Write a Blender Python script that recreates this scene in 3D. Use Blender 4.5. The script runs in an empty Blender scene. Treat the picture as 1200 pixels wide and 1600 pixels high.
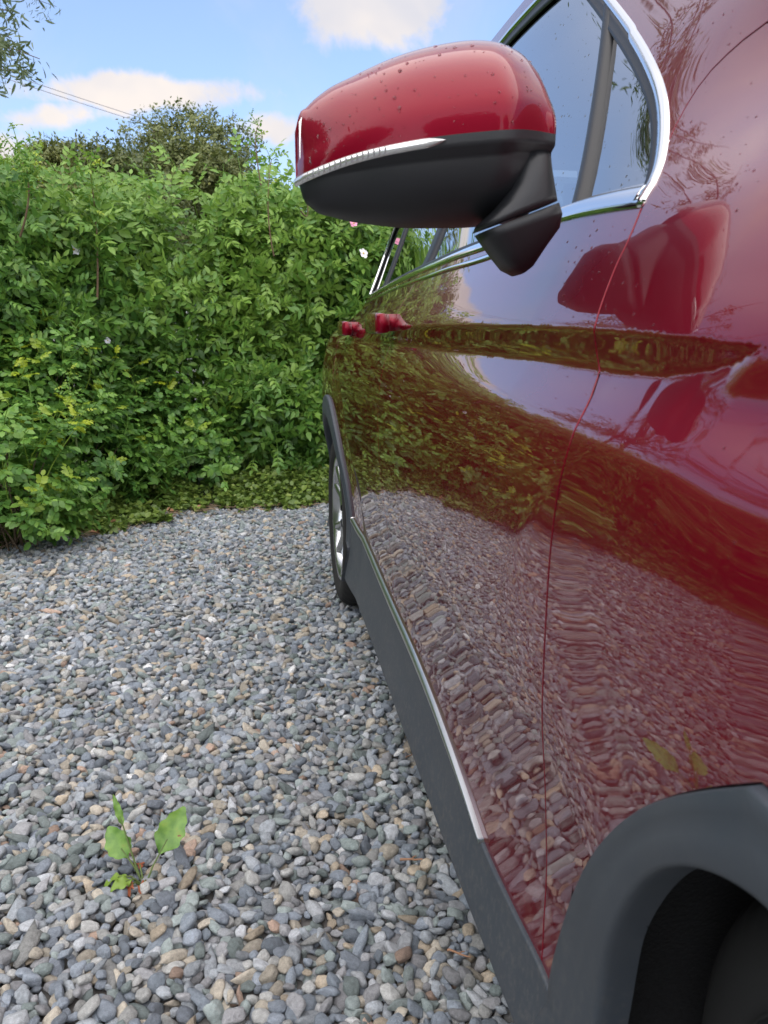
import bpy, bmesh, math, random
import numpy as np
from mathutils import Vector, Matrix
from mathutils.geometry import delaunay_2d_cdt

random.seed(7)
rng = np.random.default_rng(7)
R = math.radians
sc = bpy.context.scene
col = sc.collection

# ------------------------------------------------------------------ camera
FPX = 1250.0
CAM_Z = 1.0
YAW, PITCH = R(8.889), R(12.189)
cd = bpy.data.cameras.new('camera'); cam = bpy.data.objects.new('camera', cd); col.objects.link(cam)
cam.location = (0, 0, CAM_Z)
_F = Vector((math.sin(YAW) * math.cos(PITCH), math.cos(YAW) * math.cos(PITCH), -math.sin(PITCH)))
cam.rotation_euler = _F.to_track_quat('-Z', 'Y').to_euler()
cd.sensor_fit = 'VERTICAL'; cd.sensor_height = 24.0; cd.sensor_width = 18.0
cd.lens = 24.0 * FPX / 1600.0
cd.clip_start = 0.02; cd.clip_end = 3000
cd.dof.use_dof = True; cd.dof.focus_distance = 1.7; cd.dof.aperture_fstop = 7.5
sc.camera = cam

# ------------------------------------------------------------------ world
SUN_EL, SUN_AZ = R(48), R(204)        # azimuth measured clockwise from +Y; a veiled sun to the left
w = bpy.data.worlds.new('World'); sc.world = w; w.use_nodes = True
nt = w.node_tree; nt.nodes.clear(); N = nt.nodes; L = nt.links
def wn(t, **k):
    n = N.new(t)
    for a, b in k.items(): setattr(n, a, b)
    return n
def wm(op, a, b=None, c=None, clamp=False):
    n = wn('ShaderNodeMath', operation=op); n.use_clamp = clamp
    for i, v in enumerate((a, b, c)):
        if v is None: continue
        if isinstance(v, (int, float)): n.inputs[i].default_value = v
        else: L.new(v, n.inputs[i])
    return n.outputs[0]
sky = wn('ShaderNodeTexSky', sky_type='NISHITA'); sky.sun_disc = False
sky.sun_elevation = SUN_EL; sky.sun_rotation = SUN_AZ; sky.air_density = 1.0; sky.dust_density = 0.4; sky.ozone_density = 2.0
tc = wn('ShaderNodeTexCoord'); sep = wn('ShaderNodeSeparateXYZ'); L.new(tc.outputs['Generated'], sep.inputs[0])
az = wm('ARCTAN2', sep.outputs[0], sep.outputs[1]); el = wm('ARCSINE', sep.outputs[2])
pz = wm('ADD', wm('ABSOLUTE', sep.outputs[2]), 0.22)
cmb = wn('ShaderNodeCombineXYZ')
L.new(wm('DIVIDE', sep.outputs[0], pz), cmb.inputs[0]); L.new(wm('DIVIDE', sep.outputs[1], pz), cmb.inputs[1])
def noise(vec, scale, detail=6, rough=.55, dist=0.0, off=(0, 0, 0)):
    m = wn('ShaderNodeMapping'); L.new(vec, m.inputs[0]); m.inputs['Location'].default_value = off
    n = wn('ShaderNodeTexNoise'); L.new(m.outputs[0], n.inputs['Vector']); n.inputs['Scale'].default_value = scale
    n.inputs['Detail'].default_value = detail; n.inputs['Roughness'].default_value = rough; n.inputs['Distortion'].default_value = dist
    return n.outputs['Fac']
def ramp(v, lo, hi):
    m = wn('ShaderNodeMapRange', interpolation_type='SMOOTHSTEP'); L.new(v, m.inputs[0])
    m.inputs[1].default_value = lo; m.inputs[2].default_value = hi; return m.outputs[0]
n1 = noise(cmb.outputs[0], 1.15, 7, .58, .35, (3.1, 1.7, 0))
n2 = noise(tc.outputs['Generated'], 9.0, 7, .60, .3, (0.4, 0.2, 0.9))
# named clouds: direction (azimuth, elevation), half sizes, tilt  (degrees)
CL = [(-6.5, 14.9, 8.0, 1.15, 3.0, 1.0), (-12.0, 13.2, 4.0, 1.1, 14.0, .8), (8.2, 20.4, 4.9, 3.6, 5.0, 1.1), (1.5, 13.2, 3.0, 1.3, 0, .75),
      (-16, 10.5, 7.0, 3.0, 0, .8), (17, 25.0, 3.5, 2.0, 10, .6), (-7, 21.0, 3.0, 1.8, -40, .35), (26, 11, 8, 3, 0, .8),
      (-62, 33, 26, 7, 8, .9), (-120, 20, 30, 8, 0, .9), (165, 14, 40, 6, 0, 1.0), (-40, 52, 16, 7, 20, .7)]
tot = None
for (a, e, ra, re, tl, amp) in CL:
    da = wm('SUBTRACT', az, R(a)); de = wm('SUBTRACT', el, R(e))
    c, s = math.cos(R(tl)), math.sin(R(tl))
    u = wm('DIVIDE', wm('ADD', wm('MULTIPLY', da, c), wm('MULTIPLY', de, s)), R(ra))
    v = wm('DIVIDE', wm('SUBTRACT', wm('MULTIPLY', de, c), wm('MULTIPLY', da, s)), R(re))
    r2 = wm('ADD', wm('MULTIPLY', u, u), wm('MULTIPLY', v, v))
    g = wm('MULTIPLY', wm('EXPONENT', wm('MULTIPLY', r2, -0.9)), amp)
    tot = g if tot is None else wm('MAXIMUM', tot, g)
dens = wm('ADD', tot, wm('MULTIPLY', wm('SUBTRACT', n2, .5), 1.9))
named = ramp(dens, .40, .78)
general = wm('MULTIPLY', ramp(n1, .56, .80), ramp(el, R(24), R(42)))
thin = wm('MULTIPLY', ramp(noise(tc.outputs['Generated'], 3.5, 5, .55, .6, (5, 0, 2)), .40, .80), .42)
veil = wm('MULTIPLY', ramp(el, R(22), R(38)), .62)
cloud = wm('MAXIMUM', wm('MAXIMUM', named, general), wm('MAXIMUM', thin, veil), clamp=True)
shade = ramp(noise(tc.outputs['Generated'], 6.0, 4, .5, .2, (1, 4, 2)), .30, .72)
cc = wn('ShaderNodeMix', data_type='RGBA'); L.new(shade, cc.inputs[0])
lift = wm('ADD', wm('MULTIPLY', ramp(el, R(21), R(40)), .85), 1.0)
cc.inputs[6].default_value = (2.9, 2.95, 3.3, 1); cc.inputs[7].default_value = (4.2, 3.8, 3.5, 1)
# deeper evening blue
tint = wn('ShaderNodeMix', data_type='RGBA', blend_type='MULTIPLY'); tint.inputs[0].default_value = 1
L.new(sky.outputs[0], tint.inputs[6]); tint.inputs[7].default_value = (1.0, 1.0, 1.12, 1)
hz = wn('ShaderNodeMix', data_type='RGBA'); hz.inputs[0].default_value = .36; L.new(tint.outputs[2], hz.inputs[6]); hz.inputs[7].default_value = (1.7, 2.3, 3.2, 1)
mx = wn('ShaderNodeMix', data_type='RGBA'); L.new(cloud, mx.inputs[0]); L.new(hz.outputs[2], mx.inputs[6]); lf = wn('ShaderNodeVectorMath', operation='SCALE'); L.new(cc.outputs[2], lf.inputs[0]); L.new(lift, lf.inputs['Scale']); L.new(lf.outputs[0], mx.inputs[7])
bg = wn('ShaderNodeBackground'); bg.inputs[1].default_value = 0.14; L.new(mx.outputs[2], bg.inputs[0])
out = wn('ShaderNodeOutputWorld'); L.new(bg.outputs[0], out.inputs[0])

sd = bpy.data.lights.new('sun', 'SUN'); so = bpy.data.objects.new('sun', sd); col.objects.link(so)
sd.energy = 2.4; sd.angle = R(120); sd.color = (1.0, .93, .84)
_sd = Vector((math.sin(SUN_AZ) * math.cos(SUN_EL), math.cos(SUN_AZ) * math.cos(SUN_EL), math.sin(SUN_EL)))
so.rotation_euler = _sd.to_track_quat('Z', 'Y').to_euler()

sc.view_settings.view_transform = 'Standard'; sc.view_settings.look = 'None'
sc.view_settings.exposure = 0.85; sc.view_settings.gamma = 1; sc.view_settings.use_curve_mapping = False
sc.render.engine = 'CYCLES'; sc.cycles.max_bounces = 8; sc.cycles.transparent_max_bounces = 12
sc.cycles.use_denoising = True

# ------------------------------------------------------------------ helpers
def px(u, v, Y=None, z=None, X=None):
    """point on the camera ray of photo pixel (u, v) at depth Y, height z or side distance X (used to measure real positions)"""
    cy, sy, cp, sp = math.cos(YAW), math.sin(YAW), math.cos(PITCH), math.sin(PITCH)
    a, b = (u - 600) / FPX, (v - 800) / FPX
    d = np.array([sy * cp, cy * cp, -sp]) + a * np.array([cy, -sy, 0]) - b * np.array([sy * sp, cy * sp, cp])
    if Y is not None: t = Y / d[1]
    elif z is not None: t = (z - CAM_Z) / d[2]
    elif X is not None: t = X / d[0]
    else: return d
    return np.array([0, 0, CAM_Z]) + t * d

def tag(o, label=None, cat=None, group=None, kind=None):
    if label: o['label'] = label
    if cat: o['category'] = cat
    if group: o['group'] = group
    if kind: o['kind'] = kind
    return o
def empty(name, loc=(0, 0, 0)):
    o = bpy.data.objects.new(name, None); col.objects.link(o); o.location = loc; o.empty_display_size = .1
    return o
def link(name, me, mat=None, parent=None, origin=None):
    o = bpy.data.objects.new(name, me); col.objects.link(o)
    if mat is not None:
        for m in (mat if isinstance(mat, (list, tuple)) else [mat]): me.materials.append(m)
    if parent is not None: o.parent = parent
    return o
def mesh_np(name, V, F=None, tris=None, quads=None, smooth=True, normals=None, attrs=None, mi=None):
    """V (n,3); either F: list of index lists, or tris (a,3) and quads (b,4) arrays"""
    me = bpy.data.meshes.new(name); V = np.asarray(V, dtype=np.float32)
    if F is not None:
        ls = np.array([len(f) for f in F], dtype=np.int32); li = np.array([i for f in F for i in f], dtype=np.int32)
    else:
        parts = []; ls = []
        if tris is not None and len(tris): parts.append(np.asarray(tris, dtype=np.int32).ravel()); ls.append(np.full(len(tris), 3, np.int32))
        if quads is not None and len(quads): parts.append(np.asarray(quads, dtype=np.int32).ravel()); ls.append(np.full(len(quads), 4, np.int32))
        li = np.concatenate(parts); ls = np.concatenate(ls)
    st = np.concatenate([[0], np.cumsum(ls)[:-1]]).astype(np.int32)
    me.vertices.add(len(V)); me.vertices.foreach_set('co', V.ravel())
    me.loops.add(len(li)); me.loops.foreach_set('vertex_index', li)
    me.polygons.add(len(ls)); me.polygons.foreach_set('loop_start', st)
    try: me.polygons.foreach_set('loop_total', ls)
    except Exception: pass
    if mi is not None: me.polygons.foreach_set('material_index', np.asarray(mi, np.int32))
    me.polygons.foreach_set('use_smooth', np.full(len(ls), smooth))
    me.update(calc_edges=True)
    if attrs:
        for k, a in attrs.items():
            at = me.attributes.new(k, 'FLOAT', 'POINT'); at.data.foreach_set('value', np.asarray(a, np.float32))
    if normals is not None:
        me.normals_split_custom_set_from_vertices([tuple(n) for n in normals])
    return me
def bm_mesh(name, bm, smooth=False):
    me = bpy.data.meshes.new(name); bm.normal_update(); bm.to_mesh(me); bm.free()
    if smooth: me.polygons.foreach_set('use_smooth', [True] * len(me.polygons))
    return me
def tube_arrays(paths, seg=6):
    """paths: list of (points list, radii list) -> V, quads, tris arrays with closed tips"""
    V = []; Q = []; n0 = 0
    for P, Rr in paths:
        P = np.asarray(P, float); T = np.gradient(P, axis=0); T /= np.linalg.norm(T, axis=1)[:, None] + 1e-9
        ref = np.array([0.31, 0.17, 0.93]) if abs(T[0, 2]) < .9 else np.array([1.0, .1, .05])
        A = np.cross(T, ref); A /= np.linalg.norm(A, axis=1)[:, None] + 1e-9; B = np.cross(T, A)
        th = np.arange(seg) * 2 * math.pi / seg
        for i in range(len(P)):
            V.append(P[i] + Rr[i] * (np.cos(th)[:, None] * A[i] + np.sin(th)[:, None] * B[i]))
        for i in range(len(P) - 1):
            for k in range(seg):
                k2 = (k + 1) % seg
                Q.append((n0 + i * seg + k, n0 + i * seg + k2, n0 + (i + 1) * seg + k2, n0 + (i + 1) * seg + k))
        n0 += len(P) * seg
    return np.concatenate(V), np.array(Q)

# ------------------------------------------------------------------ materials
def mat(name):
    m = bpy.data.materials.new(name); m.use_nodes = True
    return m, m.node_tree.nodes, m.node_tree.links, m.node_tree.nodes['Principled BSDF']
def simple(name, c, rough=.5, metal=0, **kw):
    m, n, l, p = mat(name); p.inputs['Base Color'].default_value = (*c, 1); p.inputs['Roughness'].default_value = rough; p.inputs['Metallic'].default_value = metal
    for k, v in kw.items(): p.inputs[k.replace('_', ' ')].default_value = v
    return m
def bumpy(m, scale, strength, dist=.001, detail=4, coord='Object'):
    n, l = m.node_tree.nodes, m.node_tree.links; p = n['Principled BSDF']
    t = n.new('ShaderNodeTexCoord'); no = n.new('ShaderNodeTexNoise'); no.inputs['Scale'].default_value = scale; no.inputs['Detail'].default_value = detail
    b = n.new('ShaderNodeBump'); b.inputs['Strength'].default_value = strength; b.inputs['Distance'].default_value = dist
    l.new(t.outputs[coord], no.inputs['Vector']); l.new(no.outputs['Fac'], b.inputs['Height']); l.new(b.outputs[0], p.inputs['Normal'])
    return no
# red metallic paint under clear coat, with faint orange-peel in the coat
paint, n, l, p = mat('red_metallic_paint')
p.inputs['Base Color'].default_value = (.190, .0008, .013, 1); p.inputs['Metallic'].default_value = .35; p.inputs['Roughness'].default_value = .36
p.inputs['Specular IOR Level'].default_value = .1
t = n.new('ShaderNodeTexCoord'); no = n.new('ShaderNodeTexNoise'); no.inputs['Scale'].default_value = 26; no.inputs['Detail'].default_value = 1.2
b = n.new('ShaderNodeBump'); b.inputs['Strength'].default_value = .020; b.inputs['Distance'].default_value = .0011
l.new(t.outputs['Object'], no.inputs['Vector']); l.new(no.outputs['Fac'], b.inputs['Height'])
def coat_over(n, l, base_out, normal_out, f0, power, rough, span=1.0):
    """clear lacquer: mirror reflection that grows towards grazing angles"""
    g = n.new('ShaderNodeBsdfGlossy'); g.inputs['Roughness'].default_value = rough; lw = n.new('ShaderNodeLayerWeight'); lw.inputs['Blend'].default_value = .5
    if normal_out is not None: l.new(normal_out, g.inputs['Normal']); l.new(normal_out, lw.inputs['Normal'])
    pw = n.new('ShaderNodeMath'); pw.operation = 'POWER'; l.new(lw.outputs['Facing'], pw.inputs[0]); pw.inputs[1].default_value = power
    ma = n.new('ShaderNodeMath'); ma.operation = 'MULTIPLY_ADD'; l.new(pw.outputs[0], ma.inputs[0]); ma.inputs[1].default_value = span - f0; ma.inputs[2].default_value = f0; ma.use_clamp = True
    mxs = n.new('ShaderNodeMixShader'); l.new(ma.outputs[0], mxs.inputs[0]); l.new(base_out, mxs.inputs[1]); l.new(g.outputs[0], mxs.inputs[2]); return mxs.outputs[0]
l.new(coat_over(n, l, p.outputs[0], b.outputs[0], .012, 2.5, .012, .94), n['Material Output'].inputs[0])
# dust film low on the doors
black = simple('satin_black_plastic', (.010, .011, .0135), .44); bumpy(black, 900, .25, .0004)
# grained grey-black cladding with dust
clad, n, l, p = mat('grained_cladding_plastic')
t = n.new('ShaderNodeTexCoord'); no = n.new('ShaderNodeTexNoise'); no.inputs['Scale'].default_value = 1400; no.inputs['Detail'].default_value = 2
n2_ = n.new('ShaderNodeTexNoise'); n2_.inputs['Scale'].default_value = 9; n2_.inputs['Detail'].default_value = 8; n2_.inputs['Roughness'].default_value = .7
cr = n.new('ShaderNodeValToRGB'); cr.color_ramp.elements[0].position = .35; cr.color_ramp.elements[0].color = (.042, .053, .068, 1)
cr.color_ramp.elements[1].position = .75; cr.color_ramp.elements[1].color = (.060, .068, .080, 1)
sp_ = n.new('ShaderNodeSeparateXYZ'); l.new(t.outputs['Object'], sp_.inputs[0]); dm = n.new('ShaderNodeMapRange'); l.new(sp_.outputs[2], dm.inputs[0]); dm.inputs[1].default_value = .5; dm.inputs[2].default_value = .2; dm.inputs[3].default_value = .0; dm.inputs[4].default_value = .75
sn = n.new('ShaderNodeTexNoise'); sn.inputs['Scale'].default_value = 85; sn.inputs['Detail'].default_value = 6; sn.inputs['Roughness'].default_value = .75; l.new(t.outputs['Object'], sn.inputs['Vector'])
sr = n.new('ShaderNodeMapRange'); l.new(sn.outputs['Fac'], sr.inputs[0]); sr.inputs[1].default_value = .50; sr.inputs[2].default_value = .74
sm = n.new('ShaderNodeMath'); sm.operation = 'MULTIPLY'; l.new(sr.outputs[0], sm.inputs[0]); l.new(dm.outputs[0], sm.inputs[1])
dx = n.new('ShaderNodeMix'); dx.data_type = 'RGBA'; l.new(sm.outputs[0], dx.inputs[0]); dx.inputs[7].default_value = (.16, .15, .135, 1)
b = n.new('ShaderNodeBump'); b.inputs['Strength'].default_value = .35; b.inputs['Distance'].default_value = .0004
l.new(t.outputs['Object'], no.inputs['Vector']); l.new(t.outputs['Object'], n2_.inputs['Vector']); l.new(n2_.outputs['Fac'], cr.inputs[0]); l.new(cr.outputs[0], dx.inputs[6]); l.new(dx.outputs[2], p.inputs['Base Color'])
l.new(no.outputs['Fac'], b.inputs['Height']); l.new(b.outputs[0], p.inputs['Normal']); p.inputs['Roughness'].default_value = .5
chrome = simple('bright_chrome', (.82, .83, .84), .09, 1.0); bumpy(chrome, 60, .05, .0008)
chrome_dull = simple('dusty_chrome', (.62, .62, .61), .28, 1.0); bumpy(chrome_dull, 240, .3, .0008)
rubber = simple('tyre_rubber', (.014, .014, .0145), .85); bumpy(rubber, 300, .3, .0006)
alloy = simple('silver_alloy', (.62, .63, .65), .26, 1.0)
inner = simple('dark_inner_shell', (.006, .006, .006), .8)
liner = simple('felt_wheel_liner', (.010, .010, .0105), .95); bumpy(liner, 180, .8, .004)
cabin = simple('cabin_cloth', (.03, .03, .032), .9)
frit = simple('black_glazing_edge', (.01, .01, .011), .2)
# tinted side glass
glass = bpy.data.materials.new('tinted_glass'); glass.use_nodes = True
n, l = glass.node_tree.nodes, glass.node_tree.links; n.clear()
tr = n.new('ShaderNodeBsdfTransparent'); tr.inputs[0].default_value = (.30, .34, .33, 1); o_ = n.new('ShaderNodeOutputMaterial')
l.new(coat_over(n, l, tr.outputs[0], None, .10, 1.25, 0.0), o_.inputs[0])
lens_m = simple('clear_indicator_lens', (.75, .75, .74), .12, .75)
water = simple('rain_water', (.9, .9, .9), .02); water.node_tree.nodes['Principled BSDF'].inputs['Transmission Weight'].default_value = 1; water.node_tree.nodes['Principled BSDF'].inputs['IOR'].default_value = 1.33
mirror_m = simple('mirror_silver', (.8, .8, .82), .02, 1.0)

def leaf_mat(name, dark, mid, light, tip=(.30, .36, .03), transl=.28, rough=.42):
    """colour follows the per-leaf attribute var; attribute tip marks fresh yellow growth"""
    m, n, l, p = mat(name); a = n.new('ShaderNodeAttribute'); a.attribute_name = 'var'
    cr = n.new('ShaderNodeValToRGB'); e = cr.color_ramp.elements; e[0].position = 0; e[0].color = (*dark, 1); e[1].position = 1; e[1].color = (*light, 1)
    x = e.new(.5); x.color = (*mid, 1)
    a2 = n.new('ShaderNodeAttribute'); a2.attribute_name = 'tip'; mx = n.new('ShaderNodeMix'); mx.data_type = 'RGBA'; mx.inputs[7].default_value = (*tip, 1)
    l.new(a.outputs['Fac'], cr.inputs[0]); l.new(cr.outputs[0], mx.inputs[6]); l.new(a2.outputs['Fac'], mx.inputs[0])
    l.new(mx.outputs[2], p.inputs['Base Color']); p.inputs['Roughness'].default_value = rough
    tl = n.new('ShaderNodeBsdfTranslucent'); l.new(mx.outputs[2], tl.inputs[0])
    ms = n.new('ShaderNodeMixShader'); ms.inputs[0].default_value = transl; o = n['Material Output']
    l.new(p.outputs[0], ms.inputs[1]); l.new(tl.outputs[0], ms.inputs[2]); l.new(ms.outputs[0], o.inputs[0])
    return m
leafA = leaf_mat('hedge_leaf', (.05, .135, .028), (.12, .26, .042), (.23, .38, .06))
leafB = leaf_mat('rose_leaf', (.055, .15, .038), (.12, .27, .05), (.21, .38, .06), tip=(.42, .50, .03))
leafC = leaf_mat('tree_leaf', (.07, .10, .025), (.14, .17, .045), (.24, .26, .08))
leafD = leaf_mat('cover_leaf', (.08, .14, .03), (.17, .26, .05), (.30, .38, .08))
leafE = leaf_mat('pale_tree_leaf', (.07, .11, .035), (.13, .18, .07), (.22, .27, .13))
bark = simple('grey_brown_bark', (.13, .095, .065), .9); bumpy(bark, 40, .8, .01)
stem_m = simple('green_stem', (.12, .17, .05), .6)
twig_m = simple('dead_brown_twig', (.16, .10, .06), .9)

# ================================================================== CAR
XC, YC = 1.20, 1.65                     # car origin on the ground, centre line and middle
FW, RW = (.30, .335), (2.96, .335)      # wheel centres (Y, z)
ORG = np.array([XC, YC, 0.0])
_kz = np.array([-.2, .15, .22, .30, .40, .52, .64, .76, .82, .88, .92, .96, .985, 1.01, 1.06, 1.12, 1.2, 1.3, 1.45, 1.6, 1.75])
_kx = np.array([.30, .272, .272, .287, .295, .286, .271, .263, .2635, .2675, .275, .289, .2935, .2935, .317, .348, .385, .425, .478, .522, .575])
def _pchip(xk, yk):
    h = np.diff(xk); d = np.diff(yk) / h; m = np.zeros_like(yk)
    m[0], m[-1] = d[0], d[-1]
    for i in range(1, len(xk) - 1):       # smooth (Catmull) slopes; a softer line than pchip
        m[i] = (h[i] * d[i - 1] + h[i - 1] * d[i]) / (h[i] + h[i - 1])
    def f(x):
        x = np.clip(x, xk[0], xk[-1]); i = np.clip(np.searchsorted(xk, x) - 1, 0, len(xk) - 2)
        t = (x - xk[i]) / h[i]; t2, t3 = t * t, t * t * t
        return (2 * t3 - 3 * t2 + 1) * yk[i] + (t3 - 2 * t2 + t) * h[i] * m[i] + (-2 * t3 + 3 * t2) * yk[i + 1] + (t3 - t2) * h[i] * m[i + 1]
    return f
_base = _pchip(_kz, _kx)
_kx2 = _kx.copy(); _kx2[9:13] = (.2675, .2735, .2820, .2880); _base2 = _pchip(_kz, _kx2)     # plain shoulder ahead of the point of the blade line
def ss(a, b, x):
    t = np.clip((x - a) / (b - a), 0, 1); return t * t * (3 - 2 * t)
def splus(x, r):                        # rounded max(x, 0)
    return .5 * (x + np.sqrt(x * x + r * r))
def crease_z(Y):
    return np.interp(Y, [-.5, .3, .466, .56, .69, .9, 1.3, 1.9, 2.6, 3.3, 3.9], [.985, .990, .9945, 1.002, 1.008, 1.015, 1.022, 1.028, 1.028, 1.024, 1.02])
def blade_w(Y): return np.interp(Y, [.42, .482, .494, .511, .545, .60, .69, 1.2, 2.2, 3.0], [.001, .0015, .006, .014, .024, .033, .038, .040, .036, .03])
def S(Y, z):
    Y = np.asarray(Y, float); z = np.asarray(z, float)
    zz = z - (crease_z(Y) - 1.01) * ss(.6, .9, z) * ss(1.2, 1.06, z); x = _base2(zz)
    # character line: a sharp lip, undercut below it, then the skin swells out again
    s = z - crease_z(Y)
    wdt = blade_w(Y)
    amp = .0135 * wdt / .038 * (1 - .75 * ss(1.2, 3.0, Y))
    q = -s / wdt
    up = splus(q, .05) - .0006; dn = np.exp(-np.clip(q - 1, 0, 9) / 1.25) * (1 - ss(3, 6, q))
    g = -np.log(np.exp(-22 * np.clip(up, 0, 3)) + np.exp(-22 * dn)) / 22
    x = x + amp * g
    x = x - .0016 * np.exp(-np.sqrt(s * s + .0012 ** 2) / .009) * ss(.44, .52, Y)
    x = x + .017 * ss(1.6, .75, Y) * ss(.912, .978, z - (crease_z(Y) - 1.01))
    x = x + .013 * ss(.84, .965, z) * ss(.62, .40, Y)
    # taper of the shoulder and cabin towards the rear
    x = x + .100 * ss(1.2, 3.9, Y) ** 1.25 * ss(.98, 1.13, z) + .010 * ss(.8, 2.4, Y) * (1 - ss(.5, .9, z))
    # flares over both wheels
    for (wy, wz), Rf, A, yo in ((FW, .67, -.007, 0), (RW, .62, .016, 0)):
        r = np.sqrt((Y - wy) ** 2 + (z - wz) ** 2)
        d = splus(Rf - r, .006)
        ga = ss(.55, .95, np.arctan2(z - wz, Y - wy)) * ss(1.75, 1.35, np.arctan2(z - wz, Y - wy)) if wy < 1 else 1
        x = x - A * ga * (1 - np.exp(-d / (.05 if wy < 1 else .18)))
    # fender rises to the bonnet, front corner rounds off
    x = x + .45 * splus(z - 1.115, .02) * ss(.95, .35, Y) * ss(1.35, 1.15, z)
    x = x + .60 * np.clip((.12 - Y) / .75, 0, 2) ** 2.4 + .006 * ss(1.15, .30, Y) * ss(1.15, .9, z)
    x = x + .018 * ss(RW[0], RW[0] + .42, Y) * (1 - ss(.5, .8, z))
    x = x + .50 * np.clip((Y - 3.25) / .62, 0, 2) ** 3
    return x
def ze(Y):                              # upper edge of the body side: bonnet edge, windscreen pillar, roof rail, tailgate pillar
    return np.interp(Y, [-.62, -.55, -.3, 0, .3, .45, .66, .75, 1.1, 1.5, 2.0, 2.8, 3.25, 3.55, 3.72, 3.86], [.66, .80, .96, 1.07, 1.145, 1.185, 1.268, 1.308, 1.50, 1.64, 1.68, 1.67, 1.62, 1.46, 1.20, .95])
def nrm(Y, z, f=S):
    e = 6e-4
    gy = (f(Y + e, z) - f(Y - e, z)) / (2 * e); gz = (f(Y, z + e) - f(Y, z - e)) / (2 * e)
    v = np.stack([-np.ones_like(gy), gy, gz], -1); return v / np.linalg.norm(v, axis=-1)[..., None]
def hit(u, v, f=S, off=0.0):            # where the camera ray of a photo pixel meets the body side -> (Y, z)
    d = px(u, v); ts = np.linspace(.15, 6, 2400); P = np.array([0, 0, CAM_Z]) + ts[:, None] * d
    g = P[:, 0] - (f(P[:, 1], P[:, 2]) - off); i = np.argmax(g > 0)
    a, b_ = ts[i - 1], ts[i]
    for _ in range(30):
        m = .5 * (a + b_); q = np.array([0, 0, CAM_Z]) + m * d
        if q[0] - (f(q[1], q[2]) - off) > 0: b_ = m
        else: a = m
    return (q[1], q[2])
def hits(pts, f=S, off=0.0): return [hit(u, v, f, off) for u, v in pts]
def smooth_line(P, step=.012, it=2):
    P = [np.array(p, float) for p in P]
    for _ in range(it):                  # Chaikin, ends kept
        Q = [P[0]]
        for a, b_ in zip(P[:-1], P[1:]): Q += [a * .75 + b_ * .25, a * .25 + b_ * .75]
        Q.append(P[-1]); P = Q
    return resamp(P, step)
def resamp(P, step):
    out = [np.array(P[0], float)]
    for a, b_ in zip(P[:-1], P[1:]):
        a, b_ = np.array(a, float), np.array(b_, float); n = max(1, int(np.linalg.norm(b_ - a) / step + .5))
        for k in range(1, n + 1): out.append(a + (b_ - a) * k / n)
    return out
def close_poly(*segs, step=.012):
    """join segments into one closed outline, resampled, no duplicate points"""
    P = []
    for s_ in segs:
        for p in s_:
            p = np.array(p, float)
            if not P or np.linalg.norm(p - P[-1]) > 1e-4: P.append(p)
    if np.linalg.norm(P[0] - P[-1]) < 1e-4: P.pop()
    Q = resamp(P + [P[0]], step)[:-1]
    return np.array(Q)
def inside(poly, X, Z):
    c = np.zeros(X.shape, bool); x0, z0 = poly[:, 0], poly[:, 1]; x1, z1 = np.roll(x0, -1), np.roll(z0, -1)
    for a, b_, c_, d in zip(x0, z0, x1, z1):
        m = ((b_ > Z) != (d > Z))
        if m.any():
            t = np.zeros(X.shape); t[m] = a + (Z[m] - b_) / (d - b_ + 1e-15) * (c_ - a)
            c ^= (m & (X < t))
    return c
def feature_rows():
    rows = []
    Ys = np.arange(.42, 3.6, .010)
    for o in (-.056, -.020, -.010, -.005, -.0025, -.0011, 0.0, .0011, .0022, .004, .009, .016): rows += [(y, float(crease_z(y)) + o) for y in Ys]
    for o in (-.009, -.0055, -.004, -.0025, -.001, .0005, .002): rows += [(y, float(crease_z(y)) - float(blade_w(y)) + o) for y in Ys]
    for (wy, wz), Rf in ((FW, .67), (RW, .62)):
        for dr in (-.02, -.01, -.004, 0, .004, .012):
            rows += [(wy + (Rf + dr) * math.cos(a), wz + (Rf + dr) * math.sin(a)) for a in np.arange(0, math.pi, .014)]
    for o in (-.006, 0, .006, .014): rows += [(y, 1.115 + o) for y in np.arange(-.4, .9, .01)]
    gy_, gz_ = np.meshgrid(np.arange(.43, .64, .004), np.arange(.94, 1.012, .004)); rows += list(zip(gy_.ravel(), gz_.ravel()))
    return np.array(rows)
FEAT = feature_rows()
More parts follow.
